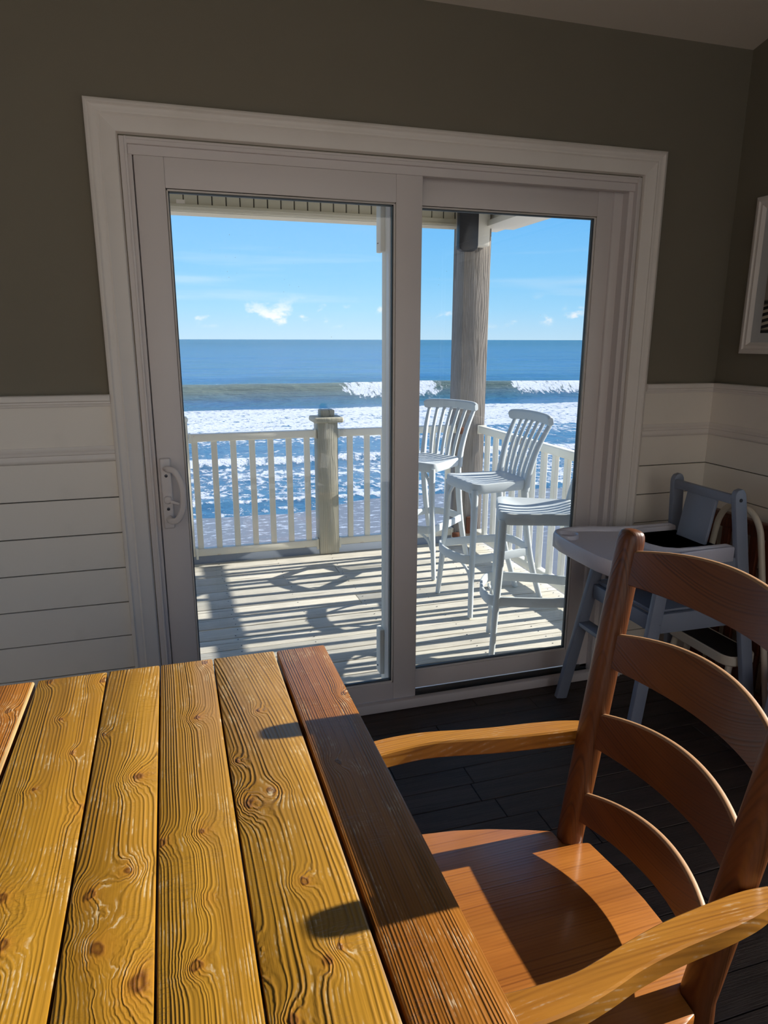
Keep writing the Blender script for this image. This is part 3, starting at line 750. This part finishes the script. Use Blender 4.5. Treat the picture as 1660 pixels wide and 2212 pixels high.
nf = n.bump(n.noise(n.vec(n.m('MULTIPLY', x, 3.0), n.m('MULTIPLY', y, 5.0), z), 1, 5, .7), .8, .12)
fs = n.pbsdf((.70, .715, .73), .9, nf, .1)
mx = n.n('ShaderNodeMixShader'); n.put(mx.inputs[0], fm); n.t.links.new(ws, mx.inputs[1]); n.t.links.new(fs, mx.inputs[2])
n.out(mx.outputs[0])
me.materials.append(m)
sea = bpy.data.objects.new('sea', me); C.objects.link(sea); struct(sea, 'blue-green sea with a breaking wave and white surf')

def beach():
    m, n = newmat('wet_sand'); p = n.pos(); x, y, z = n.xyz(p)
    wet = n.sstep(n.m('ADD', y, n.m('MULTIPLY', n.noise(n.vec(n.m('MULTIPLY', x, .12), n.m('MULTIPLY', y, .2), 0.0), 1, 3), 4.0)), 9.0, 14.0)
    g = n.noise(p, 60, 3)
    c = n.mix(wet, (.68, .60, .49), (.25, .215, .195))
    c = n.mix(n.m('MULTIPLY', g, .3), c, (.2, .17, .15))
    vo = n.noise(n.vec(n.m('MULTIPLY', x, 2.4), n.m('MULTIPLY', y, 5.0), 1.0), 1, 6, .72)
    bub = n.m('MULTIPLY', n.m('MULTIPLY', n.sstep(vo, .53, .62), n.sstep(y, 13.0, 17.5)), .75)
    c = n.mix(bub, c, (.8, .8, .82))
    r = n.m('SUBTRACT', .75, n.m('MULTIPLY', wet, .50))
    n.out(n.pbsdf(c, r, n.bump(n.noise(n.vec(n.m('MULTIPLY', x, 3.0), n.m('MULTIPLY', y, 6.0), 0.0), 1, 4), .25, .03), .5)); return m
def bounce_dune(x, y):   # added unseen slope that bounces sun indoors: a pale dune whose flank faces the sun
    t_ = max(0, min(1, (-9 - y) / 6.0)); t_ = t_ * t_ * (3 - 2 * t_)
    return t_ * max(0.0, min(24.0, .50 * (-9 - y) + .55 * (7 - x)))
P = [[(x, y, SEA + .02 + (20.2 - y if y > -8 else 28.2) * .030 + bounce_dune(x, y) + .04 * math.sin(x * .35 + y * .5) * max(0, min(1, (26 - y) / 8))) for x in np.linspace(-60, 90, 60)] for y in np.concatenate([np.linspace(-60, -8, 30)[:-1], np.linspace(-8, 30, 40)])]
o = build('beach', MB().grid(P), beach(), smooth=180); struct(o, 'wet sandy beach below the deck')

# ================================================================ BAR STOOLS
def make_stool():
    """faces local -x, origin on the deck under the seat centre"""
    t = thing('bar_stool', '', 'bar stool', (0, 0, 0), 'grey bar stools on the deck')
    SZ = .785
    # seat: rounded trapezoid, dished, with a thick rolled edge
    def outline(k=1.0, n=7):
        pts = []
        cor = [(-.198, .198, .075), (-.198, -.198, .075), (.190, -.162, .05), (.190, .162, .05)]
        for i, (cx, cy, r_) in enumerate(cor):
            p0 = Vector(cor[i - 1][:2]); p1 = Vector((cx, cy)); p2 = Vector(cor[(i + 1) % 4][:2])
            a = p1 + (p0 - p1).normalized() * r_; c = p1 + (p2 - p1).normalized() * r_
            for j in range(n + 1):
                u = j / n; q = a * (1 - u) ** 2 + p1 * 2 * u * (1 - u) + c * u * u
                pts.append((q.x * k, q.y * k))
        return pts
    rings = []
    for kk, zz in ((.90, SZ - .055), (.97, SZ - .052), (1.0, SZ - .040), (1.0, SZ - .014), (.985, SZ - .003), (.955, SZ), (.80, SZ - .004), (.55, SZ - .010), (.25, SZ - .013), (.02, SZ - .013)):
        rings.append([(x, y, zz + (.012 * ((x / .2) ** 2) if zz > SZ - .02 else 0)) for x, y in outline(kk)])
    build('seat', MB().loft(rings), M['stool'], t)
    # legs
    FL = [(-.172, .168, SZ - .03), (-.180, .178, .50), (-.192, .196, .28), (-.206, .222, 0)]
    BL = [(.168, .150, SZ - .03), (.195, .150, .50), (.245, .150, .26), (.330, .150, 0)]
    for s_ in (1, -1):
        pth = bez([(x, y * s_, z) for x, y, z in FL], 5)
        build('leg', MB().sweep(pth, rrect(.034, .036, .014, 3), up=(0, 1, 0), scales=[1.12 - .30 * i / (len(pth) - 1) for i in range(len(pth))]), M['stool'], t)
        pth = bez([(x, y * s_, z) for x, y, z in BL], 5)
        build('leg', MB().sweep(pth, rrect(.030, .038, .011, 3), up=(0, 1, 0), scales=[1.15 - .25 * i / (len(pth) - 1) for i in range(len(pth))]), M['stool'], t)
        # curved braces under the seat
        pth = bez([(-.182, .170 * s_, SZ - .20), (-.178, .150 * s_, SZ - .12), (-.172, .105 * s_, SZ - .055)], 5)
        build('brace', MB().sweep(pth, rrect(.020, .014, .005, 2), up=(1, 0, 0)), M['stool'], t)
        pth = bez([(-.194, .188 * s_, .20), (-.200, .160 * s_, .27), (-.222, .100 * s_, .325)], 5)
        build('brace', MB().sweep(pth, rrect(.018, .012, .004, 2), up=(1, 0, 0)), M['stool'], t)
        # side band of the footrest
        pth = bez([(-.185, .192 * s_, .345), (.0, .186 * s_, .345), (.225, .155 * s_, .345)], 6)
        build('foot_band', MB().sweep(pth, rrect(.014, .050, .004, 2), up=(0, 0, 1)), M['stool'], t)
    pth = bez([(-.188, .190, .345), (-.225, .165, .345), (-.252, .090, .345), (-.262, 0, .345), (-.252, -.090, .345), (-.225, -.165, .345), (-.188, -.190, .345)], 5)
    build('footrest', MB().sweep(pth, rrect(.014, .054, .004, 2), up=(0, 0, 1)), M['stool'], t)
    pth = bez([(.228, .150, .350), (.232, 0, .362), (.228, -.150, .350)], 6)
    build('foot_band', MB().sweep(pth, rrect(.014, .050, .004, 2), up=(0, 0, 1)), M['stool'], t)
    # backrest
    def rise(y0, y1): return bez([(.170, y0, SZ - .06), (.190, y0 * 1.02, SZ + .06), (.232, (y0 + y1) / 2, SZ + .20), (.298, y1, SZ + .335)], 6)
    for s_ in (1, -1):
        pth = rise(.158 * s_, .190 * s_)
        build('back_post', MB().sweep(pth, rrect(.030, .030, .010, 3), up=(1, 0, 0), scales=[1.35 - .55 * i / (len(pth) - 1) for i in range(len(pth))]), M['stool'], t)
    for j in range(-2, 3):
        pth = bez([(.182, j * .047, SZ - .01), (.200, j * .050, SZ + .08), (.236, j * .055, SZ + .20), (.298, j * .060, SZ + .335)], 5)
        build('spindle', MB().sweep(pth, rrect(.024, .017, .006, 2), up=(1, 0, 0)), M['stool'], t)
    pth = bez([(.276, .222, SZ + .350), (.292, .150, SZ + .358), (.302, 0, SZ + .362), (.292, -.150, SZ + .358), (.276, -.222, SZ + .350)], 6)
    nn = len(pth); sc_ = [(1, .70 if i in (0, nn - 1) else .93 if i in (1, nn - 2) else 1.0) for i in range(nn)]
    build('top_rail', MB().sweep(pth, rrect(.030, .064, .013, 4), up=(-.25, 0, 1), scales=sc_), M['stool'], t)
    return t
def copy_thing(src, loc, rz, label):
    r_ = src.copy(); C.objects.link(r_); r_.location = loc; r_.rotation_euler = (0, 0, rz); r_['label'] = label
    for ch in list(src.children):
        c = ch.copy(); C.objects.link(c); c.parent = r_
        for g in ch.children:
            d_ = g.copy(); C.objects.link(d_); d_.parent = c
    return r_
s2 = make_stool()
def yaw_for(f): return math.atan2(f[1], f[0]) - PI
s1 = copy_thing(s2, (1.690, 1.995, DZ + .005), yaw_for((-.83, -.56)), 'grey bar stool farthest from the door, beside the tall corner post')
s3 = copy_thing(s2, (1.720, .505, DZ + .005), yaw_for((-.91, .41)), 'grey bar stool nearest the glass door, its back hidden by the door frame')
s2.location = (1.800, 1.250, DZ + .005); s2.rotation_euler = (0, 0, yaw_for((-.998, -.07)))
s2['label'] = 'grey bar stool in the middle, its whole spindle back against the right railing'

# ================================================================ DINING TABLE
TZ, TH = .76, .045
TL = Vector((-.06, -1.75, 0))
tb = thing('dining_table', 'rustic honey-stained pine plank dining table in the foreground', 'table', TL)
edges = [-.452, -.327, -.178, -.064, .056, .2045, .3275]
TY0, TY1 = -2.60, -.908
def K(cx, cy, s_, kk):   # crop pixel -> table point
    px, py = cx / 2.0244, 1380 + cy / 2.0244
    v_ = Vector(((px - 830) / FPX, -(py - 1106) / FPX, -1.0)); dr = cam.matrix_world.to_3x3() @ v_
    t_ = (TZ - CAM[2]) / dr.z; q = Vector(CAM) + dr * t_
    return (q.x - TL.x, q.y - TL.y, s_, kk)
KN = {0: [K(40, 315, .010, 2.5)],
      1: [K(222, 183, .014, 3), K(455, 181, .014, 3), K(265, 352, .007, 2), K(315, 500, .008, 2), K(375, 735, .013, -3), K(10, 1130, .014, 4), K(12, 1340, .013, 4), K(150, 660, .008, 2)],
      2: [K(455, 422, .007, 2), K(612, 600, .015, 6), K(568, 1012, .010, -4), K(392, 1122, .014, 4), K(428, 1355, .015, 4.5), K(605, 1508, .019, 6)],
      3: [K(895, 104, .012, 3), K(864, 342, .011, 4), K(884, 838, .011, 4), K(705, 890, .012, 3), K(862, 1428, .010, 4), K(905, 1142, .007, 2)],
      4: [K(1040, 535, .008, 2.5), K(1086, 716, .016, 6), K(1192, 665, .012, -3), K(1328, 1058, .009, 3), K(1046, 1410, .015, 6), K(1490, 1352, .009, 3), K(1132, 312, .007, 2), K(1445, 1410, .009, -3), K(1290, 1670, .010, 3)],
      5: [K(1500, 238, .009, 3), K(1480, 537, .010, 3)]}
M['worn'] = wood('worn_plank_edge', 'y', (.52, .36, .17), (.42, .25, .09), (.26, .13, .04), 60, 9.0, bump=.2, rough=.5)
for i in range(6):
    a, c = edges[i], edges[i + 1]
    dark = i in (0, 5)
    lt_ = (.40, .205, .020) if not dark else (.35, .135, .016)
    md_ = (.33, .157, .013) if not dark else (.28, .095, .010)
    dk_ = (.165, .074, .009) if not dark else (.14, .048, .007)
    mt = wood('table_plank_%d' % i, 'y', lt_, md_, dk_, [190, 165, 140, 200, 140, 210][i], 3.7 * i + 1.3, KN[i], bump=.65, rough=.40, coat=.12, spec=.35, warp=.65, rings=True,
              wear_glint=.72, wear_glint_col=(.70, .58, .38), bdist=.0018, sharp=1.5, scratch=.5, bow=[0, 3, -5, 2, 14, 1][i])
    g = .0016 if not dark else .0022
    gl, gr_ = (.0035 if i in (1, 5) else g), (.0035 if i in (0, 4) else g)
    if i == 0: gl = 0
    if i == 5: gr_ = 0
    mb = MB()
    bm_ = .0035 if not dark else .005
    mb.box(a + gl, c - gr_, TY0, TY1 + (0 if not dark else .0), TZ - TH, TZ + (0.0 if i not in (2,) else .0006))
    ob = build('plank', mb, [mt, M['worn']], tb, bevel=bm_, seg=2)
    # worn, pale arrises along the two wide gaps
    for f in ob.data.polygons:
        nx = f.normal.x
        if f.normal.z > .15 and abs(nx) > .2 and ((i in (0, 4) and nx > 0) or (i in (1,) and nx < 0 and False)): f.material_index = 1
for y_ in (TY1 - .10, -1.75, TY0 + .10): build('batten', MB().box(-.44, .315, y_ - .03, y_ + .03, TZ - TH - .022, TZ - TH), M['chx'], tb)
build('apron', MB().box(-.40, -.375, TY0 + .12, TY1 - .12, TZ - TH - .11, TZ - TH).box(.250, .272, TY0 + .12, TY1 - .12, TZ - TH - .075, TZ - TH).box(-.40, .272, TY1 - .14, TY1 - .115, TZ - TH - .11, TZ - TH), M['chx'], tb, bevel=.002, seg=1)
for lx, ly in ((-.37, TY1 - .16), (.215, TY1 - .16), (-.37, TY0 + .16), (.215, TY0 + .16)):
    build('leg', MB().box(lx - .042, lx + .042, ly - .042, ly + .042, 0, TZ - TH), M['chz'], tb, bevel=.006)

# ================================================================ LADDER-BACK ARMCHAIR
CC = -1.515
ch = thing('dining_armchair', 'orange-brown wooden ladder-back armchair pulled up to the pine table', 'chair', (.60, CC, 0))
def post_at(z, s_=1):
    t_ = (z - .40) / .715
    return Vector((.805 + t_ * .120, CC + s_ * (.205 + t_ * .032), z))
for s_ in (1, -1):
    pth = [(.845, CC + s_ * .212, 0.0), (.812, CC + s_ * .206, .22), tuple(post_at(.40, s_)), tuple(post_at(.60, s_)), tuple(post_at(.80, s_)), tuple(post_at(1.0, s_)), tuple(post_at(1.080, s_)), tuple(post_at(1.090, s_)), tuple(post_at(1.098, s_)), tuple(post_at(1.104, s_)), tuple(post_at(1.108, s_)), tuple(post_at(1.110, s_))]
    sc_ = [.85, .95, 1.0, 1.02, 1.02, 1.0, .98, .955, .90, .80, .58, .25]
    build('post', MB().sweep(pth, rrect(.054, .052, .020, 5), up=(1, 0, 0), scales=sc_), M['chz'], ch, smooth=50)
def slat(zt, zb, bow, dt, db, th=.015):
    n_ = 24; R_ = []
    for i in range(n_ + 1):
        u = -1 + 2 * i / n_; q = 1 - u * u
        ring = []
        for (z_, dz_, sg) in ((zt, dt, 1), (zb, db, -1)):
            p = post_at(z_, 1); hw = (p.y - CC) - .016
            zz = z_ + dz_ * q; yy = CC + u * hw
            xx = p.x - .004 + bow * q + (zz - z_) * .12
            if sg == 1: ring += [(xx - th / 2, yy, zz - .003), (xx - th * .2, yy, zz), (xx + th * .2, yy, zz), (xx + th / 2, yy, zz - .003)]
            else: ring += [(xx + th / 2, yy, zz + .003), (xx + th * .2, yy, zz), (xx - th * .2, yy, zz), (xx - th / 2, yy, zz + .003)]
        R_.append(ring)
    return MB().loft(R_)
for zt, zb, bow, dt, db in ((1.067, .996, .052, .028, -.004), (.886, .812, .054, .026, -.010), (.706, .630, .050, .024, -.010), (.520, .455, .050, .026, -.006)):
    ob = build('slat', slat(zt, zb, bow, dt, db), [M['chy'], M['worn_sunlit_edge']], ch, smooth=40)
    for f in ob.data.polygons:
        if f.normal.z > .55: f.material_index = 1
# seat
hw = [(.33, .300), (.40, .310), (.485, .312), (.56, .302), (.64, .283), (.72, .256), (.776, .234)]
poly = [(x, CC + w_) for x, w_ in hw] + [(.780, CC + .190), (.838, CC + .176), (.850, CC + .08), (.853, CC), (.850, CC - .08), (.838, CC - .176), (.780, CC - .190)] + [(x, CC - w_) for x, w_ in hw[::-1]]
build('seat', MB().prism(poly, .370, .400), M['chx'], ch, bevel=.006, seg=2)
mb = MB()
for s_ in (1, -1): mb.bar((.345, CC + s_ * .262, .335), (.80, CC + s_ * .205, .335), .022, .07)
mb.bar((.345, CC - .262, .335), (.345, CC + .262, .335), .022, .07).bar((.815, CC - .20, .335), (.815, CC + .20, .335), .022, .07)
build('seat_apron', mb, M['chz'], ch, bevel=.002, seg=1)
# arms (flat, sculpted, narrowing towards the posts)
ao = [(.29, .318), (.33, .336), (.39, .345), (.46, .343), (.52, .333), (.58, .319), (.66, .307), (.75, .299), (.82, .288), (.872, .272)]
ai = [(.868, .248), (.82, .244), (.74, .250), (.66, .259), (.60, .270), (.54, .283), (.48, .293), (.40, .291), (.34, .284), (.30, .286)]
for s_ in (1, -1):
    O = bez([(x, y, 0) for x, y in ao], 4); I = bez([(x, y, 0) for x, y in ai[::-1]], 4)
    nn = 40; R_ = []
    def at_(L, f):
        f = f * (len(L) - 1); i = min(int(f), len(L) - 2); return L[i].lerp(L[i + 1], f - i)
    for i in range(nn + 1):
        f = i / nn; o_ = at_(O, f); q = at_(I, f)
        zt = .635 + .010 * math.sin(f * PI) - .002 + .012 * f * f; zb = zt - .040
        y0, y1 = CC + s_ * q.y, CC + s_ * o_.y
        dy = (y1 - y0) * .07
        R_.append([(q.x, y0, zb + .004), (q.x, y0, zt - .0035), (q.x * .9 + o_.x * .1, y0 + dy, zt), (o_.x * .9 + q.x * .1, y1 - dy, zt), (o_.x, y1, zt - .0035), (o_.x, y1, zb + .004), (o_.x * .9 + q.x * .1, y1 - dy, zb), (q.x * .9 + o_.x * .1, y0 + dy, zb)])
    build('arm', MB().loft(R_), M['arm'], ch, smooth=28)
    build('front_leg', MB().sweep([(.315, CC + s_ * .285, 0), (.315, CC + s_ * .285, .37), (.325, CC + s_ * .305, .60)], rrect(.044, .044, .014), up=(1, 0, 0), scales=[.85, 1, .9]), M['chz'], ch)
    build('stretcher', MB().tube([(.33, CC + s_ * .285, .17), (.82, CC + s_ * .208, .17)], .013, 10), M['chz'], ch)
build('stretcher', MB().tube([(.57, CC - .245, .17), (.57, CC + .245, .17)], .013, 10), M['chz'], ch)

# ================================================================ HIGH CHAIR
HC = -.350
hc = thing('high_chair', 'blue-grey wooden high chair with a white plastic tray beside the door', 'high chair', (1.75, HC, 0))
for s_ in (1, -1):
    build('leg', MB().sweep([(1.527, HC + s_ * .232, 0), (1.632, HC + s_ * .190, .600), (1.655, HC + s_ * .182, .735)], rect(.024, .050), up=(1, 0, 0)), M['hcgrey'], hc, bevel=.003)
    pth = [(2.085, HC + s_ * .232, 0), (1.985, HC + s_ * .180, .72), (1.958, HC + s_ * .163, .940), (1.956, HC + s_ * .162, .955), (1.954, HC + s_ * .161, .966), (1.952, HC + s_ * .161, .973)]
    lg = build('leg', MB().sweep(pth, rect(.024, .050), up=(1, 0, 0), scales=[1, 1, 1, (1, .92), (1, .72), (1, .40)]), M['hcgrey'], hc, bevel=.003)
    bo = MB().lathe([(0, 0), (.007, 0), (.007, .003), (.003, .004), (0, .003)], (0, 0, 0), 12)
    ob = build('bolt', bo, M['bolt'], lg, frame=False); ob.location = Vector((1.957, HC + s_ * .174, .935)) - wloc(lg); ob.rotation_euler = (-s_ * PI / 2, 0, 0)
    build('side_panel', MB().sweep([(1.650, HC + s_ * .180, .655), (1.985, HC + s_ * .174, .655)], rect(.014, .13)), M['hcgrey'], hc, bevel=.003)
    build('side_rail', MB().sweep([(1.630, HC + s_ * .188, .500), (2.015, HC + s_ * .196, .500)], rect(.020, .075)), M['hcgrey'], hc, bevel=.003)
    ob = build('bolt', bo, M['bolt'], hc, frame=False); ob.location = Vector((1.632, HC + s_ * .205, .50)) - wloc(hc); ob.rotation_euler = (-s_ * PI / 2, 0, 0)
build('back_bar', MB().box(1.935, 1.955, HC - .152, HC + .152, .918, .952), M['hcgrey'], hc, bevel=.003)
build('backrest', MB().sweep([(1.945, HC, .920), (1.875, HC, .535)], rect(.155, .014), up=(1, 0, 0)), M['hcgrey'], hc, bevel=.003)
build('seat', MB().box(1.630, 1.965, HC - .172, HC + .172, .527, .543), M['hcgrey'], hc, bevel=.003)
build('front_rail', MB().box(1.612, 1.632, HC - .178, HC + .178, .468, .527), M['hcgrey'], hc, bevel=.003)
build('footrest', MB().box(1.566, 1.622, HC - .208, HC + .208, .340, .358), M['hcgrey'], hc, bevel=.003)
# tray: deep rim, raised cup ring, arms reaching back to the posts
def tray_outline(off=0.0):
    half = [(1.398, 0), (1.400, .12), (1.412, .185), (1.440, .222), (1.490, .240), (1.560, .240), (1.625, .225), (1.670, .205), (1.730, .190), (1.820, .184), (1.950, .182)]
    inner = [(1.955, .176), (1.955, .140), (1.945, .134), (1.820, .134), (1.740, .130), (1.700, .105), (1.680, .055), (1.675, 0)]
    h_ = half + inner
    full = [(x, y) for x, y in h_] + [(x, -y) for x, y in h_[::-1] if abs(y) > 1e-6]
    c_ = []
    n_ = len(full)
    for i in range(n_):
        a_, b_, c2 = Vector(full[i - 1]), Vector(full[i]), Vector(full[(i + 1) % n_])
        t_ = (c2 - a_).normalized(); nn_ = Vector((-t_.y, t_.x))
        q = b_ + nn_ * off; c_.append((q.x, HC + q.y))
    return c_
oo = tray_outline(0)
area = sum(oo[i][0] * oo[(i + 1) % len(oo)][1] - oo[(i + 1) % len(oo)][0] * oo[i][1] for i in range(len(oo)))
sg = 1 if area > 0 else -1
TRZ = .762
rings = [[(x, y, z) for x, y in tray_outline(sg * off)] for off, z in ((.006, TRZ - .060), (.0, TRZ - .055), (.0, TRZ - .006), (.003, TRZ), (.010, TRZ), (.014, TRZ - .004), (.017, TRZ - .018))]
build('tray', MB().loft(rings), M['hctray'], hc, smooth=50)
build('cup_ring', MB().lathe([(.046, 0), (.046, .014), (.043, .017), (.039, .014), (.037, -.006), (0, -.006)], (1.462, HC + .165, TRZ - .019), 28), M['hctray'], hc, smooth=50)

# ================================================================ STEP STOOL
SS = -.350
st = thing('step_stool', 'cream metal folding step stool with a black tread behind the high chair', 'step stool', (2.0, SS, 0))
tz = .312
def rr_(x0, x1, y0, y1, r_, z, off=0):
    return [((x0 + x1) / 2 + a, (y0 + y1) / 2 + c, z) for a, c in rrect(x1 - x0 - 2 * off, y1 - y0 - 2 * off, r_ - off, 5)]
X0, X1, Y0, Y1 = 1.985, 2.135, SS - .190, SS + .180
build('tread_tray', MB().loft([rr_(X0, X1, Y0, Y1, .05, z, of) for z, of in ((tz - .042, .006), (tz - .036, 0), (tz - .004, 0), (tz, .003), (tz, .007), (tz - .004, .009))]), M['cream'], st)
build('tread', MB().loft([rr_(X0, X1, Y0, Y1, .05, z, of) for z, of in ((tz - .010, .008), (tz - .001, .009), (tz, .012))]), M['tread'], st)
for s_ in (1, -1):
    build('leg', MB().tube([(2.030, SS + s_ * .150, tz - .04), (1.990, SS + s_ * .172, .0)], .013, 12), M['cream'], st)
pth = bez([(2.158, SS - .25, 0), (2.15, SS - .195, .30), (2.14, SS - .125, .70), (2.138, SS - .100, .800), (2.136, SS - .055, .850), (2.136, SS, .856), (2.136, SS + .055, .850), (2.138, SS + .100, .800), (2.14, SS + .125, .70), (2.15, SS + .195, .30), (2.158, SS + .25, 0)], 6)
build('handle', MB().tube(pth, .0125, 12, up=(1, 0, 0)), M['cream'], st)
build('lower_tread', MB().box(2.135, 2.150, SS - .15, SS + .15, .255, .275), M['cream'], st, bevel=.004)

# ================================================================ SLATTED GATE LEANING ON THE RIGHT WALL
gt = thing('wooden_gate', 'reddish brown slatted wooden gate standing against the right wall', 'gate', (2.19, -.45, 0))
GX0, GX1, GY0, GY1, GZ = 2.178, 2.204, -.98, -.125, .805
build('top_rail', MB().box(GX0 - .004, GX1 + .004, GY0, GY1, GZ - .018, GZ), M['gate'], gt, bevel=.004)
build('rail', MB().box(GX0, GX1, GY0, GY1, GZ - .062, GZ - .018), M['gate'], gt, bevel=.002, seg=1)
build('rail', MB().box(GX0, GX1, GY0, GY1, .05, .11), M['gate'], gt, bevel=.002, seg=1)
y = GY1 - .02; src = None
while y > GY0 + .02:
    if src is None:
        src = build('slat', MB().box(GX0 + .005, GX1 - .005, y - .040, y, .105, GZ - .058), M['gate'], gt, bevel=.002, seg=1, org=(2.19, y, .4)); so = src.location.copy(); sy = y
    else:
        q = src.copy(); C.objects.link(q); q.location = so + Vector((0, y - sy, 0))
    y -= .0745
for yy in (GY0, GY1 - .03): build('stile', MB().box(GX0 - .001, GX1 + .001, yy, yy + .03, 0, GZ - .016), M['gate'], gt, bevel=.002, seg=1)

# pale bin just inside the right edge of the view
bn = thing('waste_bin', 'pale grey plastic bin at the right edge behind the armchair', 'bin', (2.06, -.800, 0))
build('body', MB().lathe([(0, 0), (.112, 0), (.116, .006), (.100, .28), (.106, .284), (.106, .296), (.098, .296), (.094, .28), (.105, .02), (0, .012)], (2.06, -.800, 0), 32), M['hctray'], bn)
build('lid', MB().lathe([(.0, .30), (.09, .299), (.102, .292), (.107, .288)], (2.06, -.800, 0.012), 32), M['hctray'], bn)

# ================================================================ FRAMED PICTURE
pf = thing('picture_frame', 'white framed photograph with a pale mat on the right wall', 'picture', (2.25, -.32, 1.74))
PY0, PY1, PZ0, PZ1 = -.505, -.134, 1.447, 2.036
fp = [(0, 0), (0, .020), (.006, .024), (.016, .024), (.020, .019), (.026, .018), (.032, .021), (.037, .016), (.044, .012), (.044, 0)]
cor = [(PY1, PZ0, -1, 1), (PY1, PZ1, -1, -1), (PY0, PZ1, 1, -1), (PY0, PZ0, 1, 1)]
for i in range(4):
    build('frame_side', MB().loft([[(WX1 - q[1], y + q[0] * iy, z + q[0] * iz) for q in fp] for (y, z, iy, iz) in (cor[i], cor[(i + 1) % 4])]), M['trim'], pf, smooth=40)
build('mat_board', MB().box(WX1 - .010, WX1 - .004, PY0 + .03, PY1 - .03, PZ0 + .03, PZ1 - .03), plain('grey_mat_board', (.52, .53, .53), .9), pf)
m, n = newmat('monochrome_photo'); x, y, z = n.xyz(n.obj())
zz = n.m('ADD', z, n.m('MULTIPLY', y, .22))
st_ = n.sstep(n.m('SINE', n.m('MULTIPLY', zz, 2 * PI / .0235)), -.1, .25)
lo = n.sstep(z, -.205, -.195); hi_ = n.m('SUBTRACT', 1.0, n.sstep(z, -.115, -.100))
g = n.m('MULTIPLY', n.m('MULTIPLY', st_, lo), hi_)
up_ = n.sstep(z, -.095, -.085)
n.out(n.pbsdf(n.mix(up_, n.mix(g, (.012, .012, .014), (.42, .37, .29)), n.mix(n.noise(n.obj(), 22, 4), (.42, .38, .33), (.15, .12, .10))), .5))
build('photograph', MB().box(WX1 - .012, WX1 - .0098, PY0 + .088, PY1 - .090, PZ0 + .080, PZ1 - .080), m, pf)
